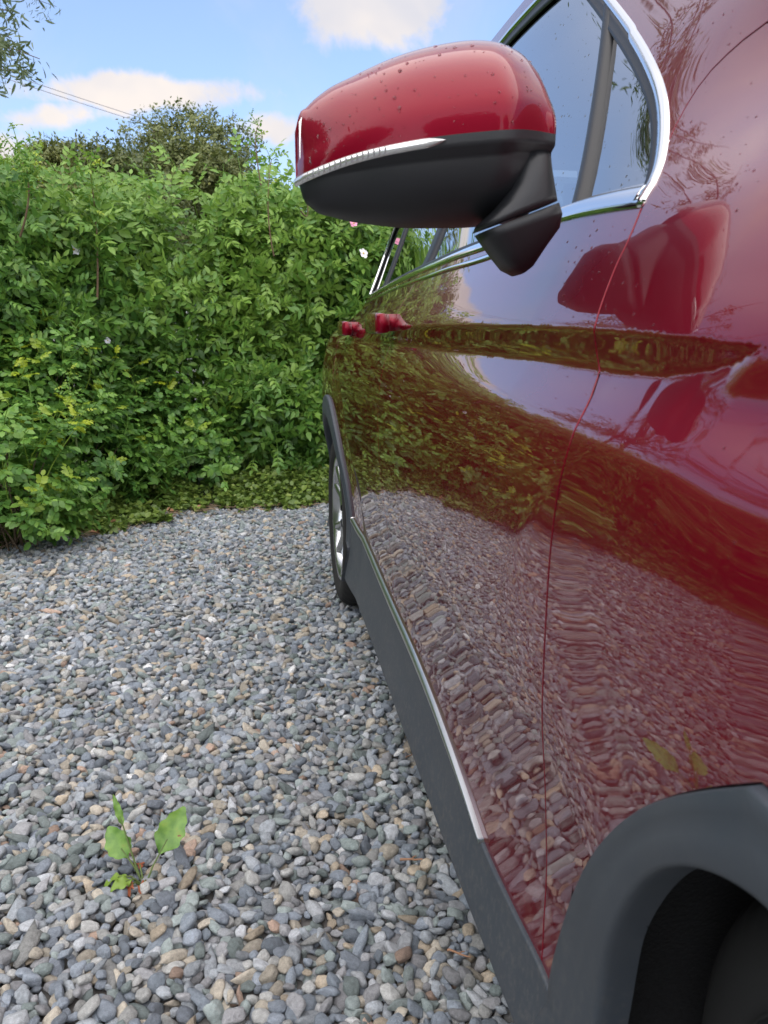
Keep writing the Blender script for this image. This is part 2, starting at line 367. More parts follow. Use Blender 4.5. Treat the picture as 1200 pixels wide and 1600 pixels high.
def panel(name, poly, m, parent, off=0.0, step=.009, holes=(), depth=.018, rad=.0009, f=S, flange=True, feats=True, shrink=0.0, label=None, mirror=True):
    """a skin panel cut from the body side: outline in (Y, z), real surface f, rounded edges and a flange turned inward"""
    loops = [np.array(poly)] + [np.array(h) for h in holes]
    if shrink:
        l2 = []
        for k, lp in enumerate(loops):
            a = .5 * np.sum(lp[:, 0] * np.roll(lp[:, 1], -1) - np.roll(lp[:, 0], -1) * lp[:, 1]); sg = 1 if a > 0 else -1
            t = np.roll(lp, -1, 0) - np.roll(lp, 1, 0); t /= np.linalg.norm(t, axis=1)[:, None] + 1e-12
            nn = np.stack([t[:, 1], -t[:, 0]], 1) * sg * (1 if k == 0 else -1)
            l2.append(lp - nn * shrink)
        loops = l2
    lo, hi = loops[0].min(0), loops[0].max(0)
    gy, gz = np.meshgrid(np.arange(lo[0], hi[0], step), np.arange(lo[1], hi[1], step)); gy[1::2] += step / 2
    G = np.stack([gy.ravel(), gz.ravel()], 1)
    if feats: G = np.concatenate([G, FEAT])
    G = G[(G[:, 0] > lo[0]) & (G[:, 0] < hi[0]) & (G[:, 1] > lo[1]) & (G[:, 1] < hi[1])]
    ins = inside(loops[0], G[:, 0], G[:, 1])
    for h in loops[1:]: ins &= ~inside(h, G[:, 0], G[:, 1])
    G = G[ins]
    B = np.concatenate(loops)
    if len(G):
        mind = np.full(len(G), 9.0)
        for i in range(0, len(B), 200): mind = np.minimum(mind, np.sqrt(((G[:, None] - B[None, i:i + 200]) ** 2).sum(-1)).min(1))
        G = G[mind > (.0025 if feats else step * .4)]
        _, ui = np.unique(np.round(G / .0007).astype(int), axis=0, return_index=True); G = G[np.sort(ui)]
    pts = np.concatenate([B, G]); E = []; s0 = 0
    for lp in loops:
        nL = len(lp); E += [(s0 + i, s0 + (i + 1) % nL) for i in range(nL)]; s0 += nL
    vo, _, fo, ov, _, _ = delaunay_2d_cdt([Vector(p) for p in pts], E, [], 0, 1e-6)
    V2 = np.array([(v.x, v.y) for v in vo]); T = np.array([f_ for f_ in fo if len(f_) == 3])
    cen = V2[T].mean(1); ok = inside(loops[0], cen[:, 0], cen[:, 1])
    for h in loops[1:]: ok &= ~inside(h, cen[:, 0], cen[:, 1])
    T = T[ok]; used = np.unique(T); mp = -np.ones(len(V2), int); mp[used] = np.arange(len(used)); V2 = V2[used]; T = mp[T]
    X = f(V2[:, 0], V2[:, 1]) - off; nn = nrm(V2[:, 0], V2[:, 1], f)
    V = np.stack([X, V2[:, 0], V2[:, 1]], 1); NN = nn.copy()
    # orient: normal must face -X
    a, b_, c = V[T[:, 0]], V[T[:, 1]], V[T[:, 2]]; fl = np.cross(b_ - a, c - a)[:, 0] > 0; T[fl] = T[fl][:, ::-1]
    Q = []
    if flange:
        ed = {}
        for t in T:
            for i in range(3): ed[(t[i], t[(i + 1) % 3])] = 1
        bd = [e for e in ed if (e[1], e[0]) not in ed]
        od = {}
        for a_, b2 in bd:
            t = V[b2] - V[a_]; o_ = np.cross(t, nn[a_]); o_ /= np.linalg.norm(o_) + 1e-12
            for k in (a_, b2): od.setdefault(k, []).append(o_)
        keys = list(od); idx = {k: i for i, k in enumerate(keys)}; K = len(keys)
        O = np.array([np.mean(od[k], 0) for k in keys]); O /= np.linalg.norm(O, axis=1)[:, None] + 1e-9
        P0 = V[keys]; n0 = nn[keys]; base = len(V)
        rings = [(P0 + O * rad * .65 - n0 * rad * .3, (n0 + O)), (P0 + O * rad - n0 * rad, O), (P0 + O * rad - n0 * depth, O)]
        for p_, q_ in rings:
            V = np.concatenate([V, p_]); NN = np.concatenate([NN, q_ / (np.linalg.norm(q_, axis=1)[:, None] + 1e-9)])
        for a_, b2 in bd:
            ia, ib = idx[a_], idx[b2]; ra = [a_, base + ia, base + K + ia, base + 2 * K + ia]; rb = [b2, base + ib, base + K + ib, base + 2 * K + ib]
            for k in range(3): Q.append((ra[k], ra[k + 1], rb[k + 1], rb[k]))
    mi = np.zeros(len(T) + len(Q), int)
    if Q and m is paint: mi[len(T) + 2::3] = 1  # deep flange near-black instead of red: shade of the panel gap put into colour
    me = mesh_np(name, V - ORG, tris=T, quads=np.array(Q) if Q else None, normals=NN, mi=mi)
    o = link(name, me, [m, inner] if m is paint else m, parent)
    if label: o['label'] = label
    if mirror: mirrored(o)
    return o
MIRR = []
def mirrored(o):
    MIRR.append(o)
def strip(name, line, halfw, proud, m, parent, f=S, base=0.0, taper=True, label=None, prof=5, mirror=True):
    """a rounded trim strip laid along a line on the body side"""
    P = np.array(resamp(line, .012)); n_ = len(P); T = np.gradient(P, axis=0); T /= np.linalg.norm(T, axis=1)[:, None] + 1e-9
    D = np.stack([-T[:, 1], T[:, 0]], 1); V = []
    hw = halfw if hasattr(halfw, '__len__') else np.full(n_, halfw)
    if len(hw) != n_: hw = np.interp(np.linspace(0, 1, n_), np.linspace(0, 1, len(hw)), hw)
    for i in range(n_):
        for k in range(prof + 1):
            a = math.pi * k / prof; s_ = math.cos(a) * hw[i]; q = P[i] + D[i] * s_
            X = float(f(q[0], q[1])) - base - proud * math.sin(a) ** .6 + (.004 if k in (0, prof) else 0)
            V.append((X, q[0], q[1]))
    Q = [(i * (prof + 1) + k, i * (prof + 1) + k + 1, (i + 1) * (prof + 1) + k + 1, (i + 1) * (prof + 1) + k) for i in range(n_ - 1) for k in range(prof)]
    caps = [[k for k in range(prof + 1)], [(n_ - 1) * (prof + 1) + k for k in range(prof, -1, -1)]]
    me = mesh_np(name, np.array(V) - ORG, F=[list(q) for q in Q] + caps)
    o = link(name, me, m, parent)
    if label: o['label'] = label
    if mirror: mirrored(o)
    return o

car = empty('car', tuple(ORG)); tag(car, 'dark red compact SUV with black cladding and chrome trim, parked on the gravel', 'car')

# ---- lines measured on the body side
def L2(pts, off=0.0, f=S, it=2, step=.012): return smooth_line(hits(pts, f, off), step, it)
seam = L2([(1004, 322), (985, 370), (960, 420), (938, 480), (930, 512), (931, 545), (936, 580), (918, 640), (884, 720), (868, 790), (858, 880), (852, 1000), (850, 1200), (850, 1400), (846, 1505)])
arch_out = L2([(866, 1556), (868, 1520), (880, 1468), (898, 1410), (925, 1352), (960, 1302), (1005, 1264), (1060, 1243), (1120, 1232), (1190, 1226)])
sill_top = L2([(866, 1556), (846, 1505), (808, 1430), (757, 1322), (722, 1222), (662, 1062), (602, 930), (562, 838)])
sill_bot = [(.70, .226), (1.2, .224), (1.8, .222), (2.5, .220), (2.62, .22)]
tip = np.array(arch_out[0])
# mirror the rear half of the arch onto its front half
atop = np.array(arch_out[-1]); AF = FW[0]
arch_rear = [p for p in arch_out if p[0] > AF + .004]
arch_full = list(arch_rear) + [np.array([2 * AF - p[0], p[1]]) for p in reversed(arch_rear)]      # tip -> top -> front
arch_front_end = arch_full[-1]
# rear arch (outer edge of the cladding): a rounded arch about the rear wheel
def ell(c, ra, rb, a0, a1, n=60, pw=1.0): 
    return [np.array([c[0] + ra * math.copysign(abs(math.cos(a)) ** pw, math.cos(a)), c[1] + rb * abs(math.sin(a)) ** pw]) for a in np.linspace(a0, a1, n)]
rear_arch = ell((RW[0], .30), .415, .50, math.pi, 0, 70, .94)                                    # from front foot over the top to the rear foot
Y_B = 1.78                                                                                     # gap between the doors
st_far = sill_top[-1]
foot_r = np.array([rear_arch[0][0], .30])
sill_line = [p for p in sill_top] + [np.array([RW[0] - .415, st_far[1] + .01])]
def sill_z(y): a = np.array(sill_line); o = np.argsort(a[:, 0]); return float(np.interp(y, a[o, 0], a[o, 1]))
belt = L2([(1000, 322), (945, 330), (890, 341), (820, 362), (760, 388), (715, 402), (672, 420), (630, 437), (600, 452), (580, 463)])
belt = [p for p in belt if p[0] < 3.26]; belt = belt + [np.array([3.30, belt[-1][1] + .001])]
def belt_z(y): a = np.array(belt); return float(np.interp(y, a[:, 0], a[:, 1]))
wf = L2([(1008, 312), (1034, 268), (1044, 220), (1043, 150), (1028, 105), (1000, 55), (962, 5), (925, -38)])      # front edge of the side window, climbing
roofline = [np.array([y, float(ze(y)) - .045 - .03 * ss(1.6, 1.1, y)]) for y in np.arange(1.42, 3.0, .04)]
winc = [np.array([wf[-1][0], wf[-1][1]])]
win = close_poly(belt[::-1], [wf[0]], wf, smooth_line([wf[-1], (1.27, 1.545), (1.36, 1.585), (1.55, 1.605), (1.84, 1.628), (2.6, 1.622), (3.0, 1.575), (3.27, 1.47), (3.36, 1.38), (3.34, 1.24), belt[-1]], .012, 2))

# ---- red skin
y_front = -.60
front_edge = [np.array([y_front, .62]), np.array([y_front, .30]), np.array([-.36, .235])]
fender_top = [np.array([y, float(ze(y))]) for y in np.arange(-.58, .60, .03)]
# fender: door seam up, then the seam that runs forward over the pillar foot
ftop_seam = L2([(1004, 322), (1030, 250), (1062, 180), (1100, 120), (1150, 70), (1198, 34)], it=1)
fs_end = ftop_seam[-1]
hood_pts = [p for p in fender_top if p[0] < fs_end[0] - .05]
front_low = [np.array([2 * AF - tip[0], tip[1]])]
fen = close_poly(seam[::-1], ftop_seam, hood_pts[::-1], front_edge, arch_full[::-1])
panel('fender', fen, paint, car, shrink=.0019)
bd_line = [np.array([Y_B, sill_z(Y_B)]), np.array([Y_B - .01, .7]), np.array([Y_B + .01, 1.0]), np.array([Y_B + .03, belt_z(Y_B + .03)])]
lowf = [p for p in sill_line if seam[-1][0] < p[0] < Y_B]
beltf = [p for p in belt if p[0] < Y_B + .03]
fd = close_poly(seam, lowf, bd_line, beltf[::-1])
fdoor = panel('front_door', fd, paint, car, shrink=.0023, rad=.0013)
rd_arch = [p for p in rear_arch if p[0] < RW[0] - .12]
yq = 2.78
lowr = [p for p in sill_line if p[0] > Y_B]
foot = np.array(sill_line[-1])
ra_up = [p for p in rear_arch if p[1] > foot[1] + .01]
ra1 = [p for p in ra_up if p[0] < yq]
bq_line = smooth_line([ra1[-1], (yq + .02, .86), (yq + .13, 1.0), (yq + .20, belt_z(yq + .2))], .012, 2)
beltr = [p for p in belt if Y_B + .03 < p[0] < bq_line[-1][0]]
rdp = close_poly(lowr, ra1, bq_line, beltr[::-1], bd_line[::-1])
rdoor = panel('rear_door', rdp, paint, car, shrink=.0016)
ra2 = [p for p in ra_up if p[0] >= yq]
beltq = [p for p in belt if p[0] > bq_line[-1][0]]
tail = [np.array([3.80, .32]), np.array([3.83, .6]), np.array([3.80, .98]), np.array([3.70, 1.20]), np.array([3.54, 1.44])]
qp = close_poly(bq_line[::-1], ra2, [np.array([RW[0] + .415, .30])], tail, [np.array([3.40, belt_z(3.3) + .02])], beltq[::-1])
panel('rear_quarter', qp, paint, car, shrink=.0016)
# pillars and roof rail around the side windows
up_out = close_poly(ftop_seam[::-1], belt, [np.array([3.42, belt_z(3.3) + .02]), np.array([3.54, 1.44])], [np.array([y, float(ze(y))]) for y in np.arange(3.5, .62, -.03)])
panel('pillars_and_roof_rail', up_out, paint, car, holes=[win], shrink=.0006, depth=.03)

# ---- cladding
def clad_f(Y, z): return S(Y, z) - .006
sill_poly = close_poly(sill_line, [np.array([RW[0] - .415, .30]), np.array([RW[0] - .405, .222])], [np.array(p) for p in sill_bot[::-1]], [np.array([.69, .228]), np.array([.70, .26])])
panel('sill_cladding', sill_poly, clad, car, off=.006, depth=.06, rad=.004, feats=False, step=.02, shrink=.001)
# arch cladding: wide band swelling outward from the body to the wheel lip
arch_in = ell((FW[0], FW[1] - .01), .345, .375, 0, math.pi, 70, .96)
def arch_trim(outer, c, inner_ab, name, lab=None, flare=.020):
    outer = np.array(outer); nA = len(outer); V = []; ang = [math.atan2(p[1] - c[1], p[0] - c[0]) for p in outer]
    prof = [(0, -.004), (.0, .006), (.04, .0095), (.25, .0095), (.42, .010), (.52, .0125), (.70, .0145), (.90, .015), (.96, .0145), (.99, .012), (1.0, .008), (1.0, .000), (1.0, -.010), (1.0, -.018)]
    for i in range(nA):
        a = ang[i]; ra, rb = inner_ab
        pin = np.array([c[0] + ra * math.cos(a), c[1] + rb * math.sin(a)]) if a > -1.2 and a < math.pi + 1.2 else outer[i]
        for t, o_ in prof:
            q = outer[i] * (1 - t) + pin * t
            V.append((float(S(q[0], q[1])) - o_, q[0], q[1]))
    k_ = len(prof)
    Q = [(i * k_ + k, (i + 1) * k_ + k, (i + 1) * k_ + k + 1, i * k_ + k + 1) for i in range(nA - 1) for k in range(k_ - 1)]
    me = mesh_np(name, np.array(V) - ORG, quads=np.array(Q)); o = link(name, me, clad, car); mirrored(o)
    return o
low_r = [np.array([.665, .215]), np.array([.69, .245])]
ao = resamp([np.array([.715, .226]), np.array([.715, .25]), tip + np.array([.0, -.004])] + [p for p in arch_full] + [np.array([2 * AF - .715, .235]), np.array([2 * AF - .715, .195])], .015)
arch_trim(ao, FW, (.280, .366), 'wheel_arch_trim')
ro = resamp([np.array([RW[0] - .41, .21])] + list(rear_arch) + [np.array([RW[0] + .41, .21])], .015)
arch_trim(ro, RW, (.372, .392), 'wheel_arch_trim')

# ---- chrome
ch_line = L2([(757, 1316), (722, 1214), (662, 1054), (602, 922), (562, 832)])
ch_line += [np.array([RW[0] - .42, ch_line[-1][1] + .012])]
strip('door_trim_strip', ch_line, [.001, .005, .0075, .0095, .010, .010, .010, .010, .010], .009, chrome_dull, car)
# window surround: one closed bright band
ring = [np.array(p) for p in win]
c0 = win.mean(0)
def ring_strip(name, loop, w_fun, proud, m, base=0.0, prof=6):
    P = np.array(loop); n_ = len(P); T = np.roll(P, -1, 0) - np.roll(P, 1, 0); T /= np.linalg.norm(T, axis=1)[:, None]
    a = .5 * np.sum(P[:, 0] * np.roll(P[:, 1], -1) - np.roll(P[:, 0], -1) * P[:, 1]); D = np.stack([T[:, 1], -T[:, 0]], 1) * (1 if a > 0 else -1)  # outward
    V = []
    for i in range(n_):
        wo, wi = w_fun(P[i])
        for k in range(prof + 1):
            t = k / prof; q = P[i] + D[i] * (wo * (1 - t) - wi * t)
            h = proud * (math.sin(math.pi * min(max(t, .0), 1)) ** .45) if 0 < k < prof else -.006
            V.append((float(S(q[0], q[1])) - base - h, q[0], q[1]))
    k_ = prof + 1; Q = [(i * k_ + k, ((i + 1) % n_) * k_ + k, ((i + 1) % n_) * k_ + k + 1, i * k_ + k + 1) for i in range(n_) for k in range(prof)]
    me = mesh_np(name, np.array(V) - ORG, quads=np.array(Q)); o = link(name, me, m, car); mirrored(o); return o
def cw(p):
    top = p[1] > belt_z(p[0]) + .02
    front = p[0] < 1.0 and top
    return (.003, .014) if front else ((.004, .010) if top else (.004, .014 + .010 * float(ss(1.6, .8, p[0]))))
ring_strip('window_trim', win, cw, .0045, chrome)
def rw_(p):
    return (-.010, .020)
ring_strip('window_seal', win, lambda p: (-.008, .030 if p[1] > belt_z(p[0]) + .02 else .022), -.002, black)
# lower bright line just under the belt chrome
belt2 = [p - np.array([0, .0175]) for p in belt if p[0] > 1.02]
strip('belt_moulding', belt2, .0045, .004, chrome, car)
# panes, split by the dark dividers
def inset(loop, d):
    P = np.array(loop); T = np.roll(P, -1, 0) - np.roll(P, 1, 0); T /= np.linalg.norm(T, axis=1)[:, None]
    a = .5 * np.sum(P[:, 0] * np.roll(P[:, 1], -1) - np.roll(P[:, 0], -1) * P[:, 1]); D = np.stack([T[:, 1], -T[:, 0]], 1) * (1 if a > 0 else -1)
    return P - D * d
GW = lambda Y, z: S(Y, z)
d1 = hits([(899, 306), (944, 35)]); print('divider', d1)
def div_y(z): (y0, z0), (y1, z1) = d1; return y0 + (z - z0) * (y1 - y0) / (z1 - z0)
wi = inset(win, .012)
def clipped(loop, fy, keep_less):
    """part of the window loop on one side of the divider y = fy(z)"""
    P = [p for p in loop]; out_ = []
    for i in range(len(P)):
        a, b_ = P[i], P[(i + 1) % len(P)]; sa = a[0] < fy(a[1]); sb = b_[0] < fy(b_[1])
        if sa == keep_less: out_.append(a)
        if sa != sb:
            t = .5; lo_, hi_ = 0., 1.
            for _ in range(25):
                t = .5 * (lo_ + hi_); q = a + (b_ - a) * t
                if (q[0] < fy(q[1])) == sa: lo_ = t
                else: hi_ = t
            out_.append(a + (b_ - a) * t)
    return close_poly(out_, step=.02)
yb = lambda z: 1.84 + (z - 1.15) * .10
yd = lambda z: 2.80 + (z - 1.15) * .12
def pane(name, loop, label=None):
    o = panel(name, loop, glass, car, off=-.010, feats=False, step=.03, flange=False); return o
p1 = clipped(wi, div_y, True); rest = clipped(wi, div_y, False)
p2 = clipped(rest, yb, True); rest2 = clipped(rest, yb, False)
p3 = clipped(rest2, yd, True); p4 = clipped(rest2, yd, False)
for q_ in (p1, p2, p3, p4): pane('side_window', q_)
def divider(fy, wdt, m, proud, name='window_divider'):
    z0 = belt_z(fy(1.15)) - .004; z1 = z0
    while z1 < 1.64 and inside(win, np.array([fy(z1 + .012)]), np.array([z1 + .012]))[0]: z1 += .01
    ln = [np.array([fy(z), z]) for z in np.linspace(z0, z1 + .01, 30)]
    strip(name, ln, wdt, proud, m, car, base=-.006)
divider(div_y, .011, black, .006); divider(yb, .045, black, .004); divider(yd, .035, black, .004)

# ---- top skins: bonnet, windscreen, roof, rear screen (span both sides)
def top_skin(name, ys, m, crown, lift=0.0, inset_=0.0, ztop=None):
    V = []; nu = 24
    for y in ys:
        z0 = float(ze(y)); x0 = float(S(y, z0)) + inset_
        for k in range(nu + 1):
            t = k / nu; s_ = 2 * t - 1; X = XC + s_ * (XC - x0)
            V.append((X, y, z0 + lift + crown(y) * (1 - abs(s_) ** 2.6)))
    k_ = nu + 1; Q = [(i * k_ + k, i * k_ + k + 1, (i + 1) * k_ + k + 1, (i + 1) * k_ + k) for i in range(len(ys) - 1) for k in range(nu)]
    me = mesh_np(name, np.array(V) - ORG, quads=np.array(Q)); return link(name, me, m, car)
cr_ = lambda y: float(np.interp(y, [-.6, 0, .5, 1.1, 2, 3.2, 3.7], [.05, .07, .06, .05, .045, .04, .03]))
top_skin('bonnet', np.arange(-.60, .47, .04), paint, cr_, lift=-.003, inset_=.004)
top_skin('windscreen', np.arange(.46, 1.42, .04), glass, cr_, lift=-.006, inset_=.03)
top_skin('roof', np.arange(1.40, 3.30, .05), paint, cr_, lift=-.002, inset_=.002)
top_skin('rear_window', np.arange(3.28, 3.62, .04), glass, cr_, lift=-.004, inset_=.02)
# front and rear faces
def end_face(name, y, zs, sgn, m, bul=.06):
    V = []; nu = 20
    for z in zs:
        yy = y(z); x0 = float(S(yy, z)) + .004
        for k in range(nu + 1):
            s_ = 2 * k / nu - 1; V.append((XC + s_ * (XC - x0), yy + sgn * bul * (1 - abs(s_) ** 3), z))
    k_ = nu + 1; Q = [(i * k_ + k, i * k_ + k + 1, (i + 1) * k_ + k + 1, (i + 1) * k_ + k) for i in range(len(zs) - 1) for k in range(nu)]
    me = mesh_np(name, np.array(V) - ORG, quads=np.array(Q)); return link(name, me, m, car)
end_face('front_bumper', lambda z: -.60, np.linspace(.25, .66, 12), -1, paint)
end_face('front_grille', lambda z: -.60 + .3 * max(0, z - .66), np.linspace(.66, .84, 8), -1, black, .05)
end_face('tailgate', lambda z: float(np.interp(z, [.6, 1.0, 1.2, 1.42], [3.83, 3.79, 3.69, 3.53])), np.linspace(.58, 1.42, 24), 1, paint, .05)
end_face('rear_bumper', lambda z: 3.83, np.linspace(.25, .60, 12), 1, clad, .08)

# ---- inner shell: closes the door gaps, holds the wheel wells, floor
shell_poly = close_poly([np.array(p) for p in arch_full[::-1]], [np.array([tip[0], .24]), np.array([1.5, .24]), np.array([2.5, .26])], rear_arch, [np.array([3.45, .3]), np.array([3.80, .35]), np.array([3.80, .95]), np.array([3.38, belt_z(3.3) - .01])], belt[::-1], [np.array([.60, 1.09]), np.array([.3, 1.05]), np.array([-.1, .96]), np.array([-.55, .75]), np.array([-.56, .3]), np.array([-.30, .25])], step=.03)
panel('inner_shell', shell_poly, inner, car, off=-.016, feats=False, step=.04, flange=False)
def box_bm(bm, c, s_, rz=0):
    r = bmesh.ops.create_cube(bm, size=1.0, matrix=Matrix.Translation(c) @ Matrix.Rotation(rz, 4, 'Z') @ Matrix.Diagonal((*s_, 1))); return r
bm = bmesh.new(); box_bm(bm, (0, .0, .30), (.86, 4.2, .10)); link('underbody', bm_mesh('underbody', bm), inner, car)
bm = bmesh.new(); box_bm(bm, (0, -.01, .305), (1.62, 1.62, .08)); link('cabin_floor', bm_mesh('cabin_floor', bm), inner, car)
for sx in (-1, 1):
    for yy in (-.18, .78):
        bm = bmesh.new(); box_bm(bm, (sx * .38, yy, .62), (.50, .50, .18)); box_bm(bm, (sx * .38, yy + .30, .92), (.48, .13, .60)); box_bm(bm, (sx * .38, yy + .33, 1.28), (.26, .09, .17))
        bmesh.ops.bevel(bm, geom=bm.edges[:], offset=.03, segments=2, affect='EDGES'); link('seat', bm_mesh('seat', bm, True), cabin, car)
bm = bmesh.new(); box_bm(bm, (0, -.70, .92), (1.40, .42, .22)); bmesh.ops.bevel(bm, geom=bm.edges[:], offset=.03, segments=2, affect='EDGES'); link('dashboard', bm_mesh('dashboard', bm, True), cabin, car)

# ---- wheels
def lathe(prof, seg=72, closed=False):
    """profile [(offset along axle, radius)] -> V, Q; axle along X"""
    V = []; n_ = len(prof)
    for i in range(seg):
        a = 2 * math.pi * i / seg
        for x_, r_ in prof: V.append((x_, r_ * math.cos(a), r_ * math.sin(a)))
    Q = [(i * n_ + k, ((i + 1) % seg) * n_ + k, ((i + 1) % seg) * n_ + k + 1, i * n_ + k + 1) for i in range(seg) for k in range(n_ - 1)]
    if closed: Q += [(i * n_ + n_ - 1, ((i + 1) % seg) * n_ + n_ - 1, ((i + 1) % seg) * n_, i * n_) for i in range(seg)]
    return np.array(V), np.array(Q)
RT = .335
def wheel(c, xo, steer=0.0, side=1):
    """rim is the wheel part; tyre and hub cap are its sub-parts.  x = 0 is the outer face, inward is +x"""
    V, Q = lathe([(.020, .236), (.004, .238), (.000, .232), (.006, .222), (.030, .212), (.10, .205), (.20, .20), (.205, .225)])
    bm = bmesh.new(); vs = [bm.verts.new(v) for v in V]
    for q in Q: bm.faces.new([vs[i] for i in q])
    for k in range(5):                       # five twin spokes with a raised, tapering face
        for sgn in (-1, 1):
            a0 = 2 * math.pi * k / 5 + sgn * .085; a1 = 2 * math.pi * k / 5 + sgn * .24
            A = [Vector((.020, .055 * math.cos(a0), .055 * math.sin(a0))), Vector((.006, .228 * math.cos(a1), .228 * math.sin(a1)))]
            d = (A[1] - A[0]).normalized(); t = Vector((1, 0, 0)).cross(d).normalized(); rings = []
            for j, (s_, w_, xx) in enumerate(((0, .022, -.004), (.5, .015, .006), (1.0, .020, .0))):
                p_ = A[0].lerp(A[1], s_) + Vector((xx, 0, 0))
                rings.append([bm.verts.new(p_ - t * w_ + Vector((.012, 0, 0))), bm.verts.new(p_ - t * w_ * .45), bm.verts.new(p_ + t * w_ * .45), bm.verts.new(p_ + t * w_ + Vector((.012, 0, 0))), bm.verts.new(p_ + t * w_ * .8 + Vector((.04, 0, 0))), bm.verts.new(p_ - t * w_ * .8 + Vector((.04, 0, 0)))])
            for r0, r1 in zip(rings[:-1], rings[1:]):
                for j in range(6): bm.faces.new((r0[j], r0[(j + 1) % 6], r1[(j + 1) % 6], r1[j]))
    V2, Q2 = lathe([(.018, .0), (.018, .03), (.022, .055), (.030, .07), (.05, .075)], 40); vs = [bm.verts.new(v) for v in V2]
    for q in Q2: bm.faces.new([vs[i] for i in q])
    bmesh.ops.recalc_face_normals(bm, faces=bm.faces[:])
    me = bm_mesh('wheel', bm, True); o = link('wheel', me, alloy, car)
    # tyre with grooved tread
    pr = [(.012, .232), (.000, .245), (-.008, .262), (-.010, .285), (-.004, .305), (.006, .318), (.018, .326)]
    pr += [(.028, .331), (.050, .334), (.052, .327), (.060, .327), (.062, .335), (.098, .335), (.100, .327), (.110, .327), (.112, .335), (.148, .335), (.150, .327), (.158, .327), (.160, .334), (.182, .331)]
    pr += [(.192, .326), (.204, .318), (.214, .305), (.22, .285), (.216, .255), (.20, .232)]
    seg = 144; V, Q = lathe(pr, seg); V = V.reshape(seg, len(pr), 3)
    for i in range(seg):                     # shoulder blocks
        if i % 3 == 0:
            for k in list(range(5, 9)) + list(range(18, 23)):
                V[i, k, 1:] *= 1 - .007 / np.linalg.norm(V[i, k, 1:])
    ty = link('tyre', mesh_np('tyre', V.reshape(-1, 3), quads=Q), rubber, o)
    V, Q = lathe([(.075, .0), (.075, .16), (.085, .165)], 48); link('brake_disc', mesh_np('brake_disc', V, quads=Q), chrome_dull, o)
    o.location = (xo - XC, c[0] - YC, c[1]); o.rotation_euler = (random.random(), 0, steer)
    if side < 0: o.location = (-(xo - XC), c[0] - YC, c[1]); o.scale = (-1, 1, 1)
    return o
for c, xo, st_ in ((FW, .315, -.30), (RW, .285, 0)):
    for side in (1, -1): wheel(c, xo, st_, side=side)
# wheel wells
def well(c, r, x0, x1):
    V = []; nA = 40
    for i in range(nA + 1):
        a = math.pi * (-.15 + 1.3 * i / nA)
        for x_ in (x0, x1): V.append((x_, c[0] + r * math.cos(a), c[1] + r * math.sin(a)))
    rows = [(x1 + .05 * math.sin(q * math.pi / 2), r * (1 - q)) for q in np.linspace(.12, .98, 8)]; nr = len(rows) + 2; V = []
    for i in range(nA + 1):
        a = math.pi * (-.15 + 1.3 * i / nA); rb = .004 * math.sin(i * 1.7)
        V += [(x_, c[0] + (r_ + rb) * math.cos(a), c[1] + (r_ + rb) * math.sin(a)) for x_, r_ in [(x0, r), (x1, r)] + rows]
    F = [[i * nr + k, i * nr + k + 1, (i + 1) * nr + k + 1, (i + 1) * nr + k] for i in range(nA) for k in range(nr - 1)]
    o = link('wheel_liner', mesh_np('wheel_liner', np.array(V) - ORG, F=F), liner, car); mirrored(o)
well(FW, .385, .295, .66); well(RW, .395, .290, .60)

# ---- door handles: a bowed bar standing off the skin, over a shallow cup
def handle(yc, zc, parent, Lh=.20):
    V = []; nS = 26; prof = 12
    for i in range(nS):
        t = i / (nS - 1); y = yc - Lh / 2 + Lh * t; e = 1 - .25 * max(0, 1 - min(t, 1 - t) / .045) ** 2.2
        sk = float(S(y, zc)); bow = .014 + .029 * e + .004 * math.sin(math.pi * t)
        hh = .021 + .003 * (1 - abs(2 * t - 1) ** 2); dd = .011
        hh *= (.80 + .20 * e); zz = zc + .004 * (t - .5)
        for k in range(prof):
            a = 2 * math.pi * k / prof; ca, sa = math.cos(a), math.sin(a)
            V.append((sk - bow + dd * .9 - dd * math.copysign(abs(ca) ** .45, ca), y, zz + hh * math.copysign(abs(sa) ** .45, sa)))
    F = [[i * prof + k, i * prof + (k + 1) % prof, (i + 1) * prof + (k + 1) % prof, (i + 1) * prof + k] for i in range(nS - 1) for k in range(prof)]
    F += [list(range(prof))[::-1], [(nS - 1) * prof + k for k in range(prof)]]
    o = link('door_handle', mesh_np('door_handle', np.array(V) - ORG, F=F), paint, parent)
    # mounting posts close the bar to the skin at both ends
    for s_ in (-1, 1):
        y = yc + s_ * (Lh / 2 - .026); sk = float(S(y, zc)); bm = bmesh.new()
        box_bm(bm, (sk - .006 - XC, y - YC, zc), (.044, .030, .036))
        bmesh.ops.bevel(bm, geom=bm.edges[:], offset=.006, segments=2, affect='EDGES')
        p_ = link('handle_mount', bm_mesh('handle_mount', bm, True), paint, parent)
    return o, p_
h1 = handle(1.83, 1.035, fdoor); h2 = handle(2.60, 1.034, rdoor)

# ---- door mirror
YM = .93
def catm(xk, yk):
    f_ = _pchip(np.array(xk, float), np.array(yk, float)); return lambda x: float(f_(np.array(x, float)))
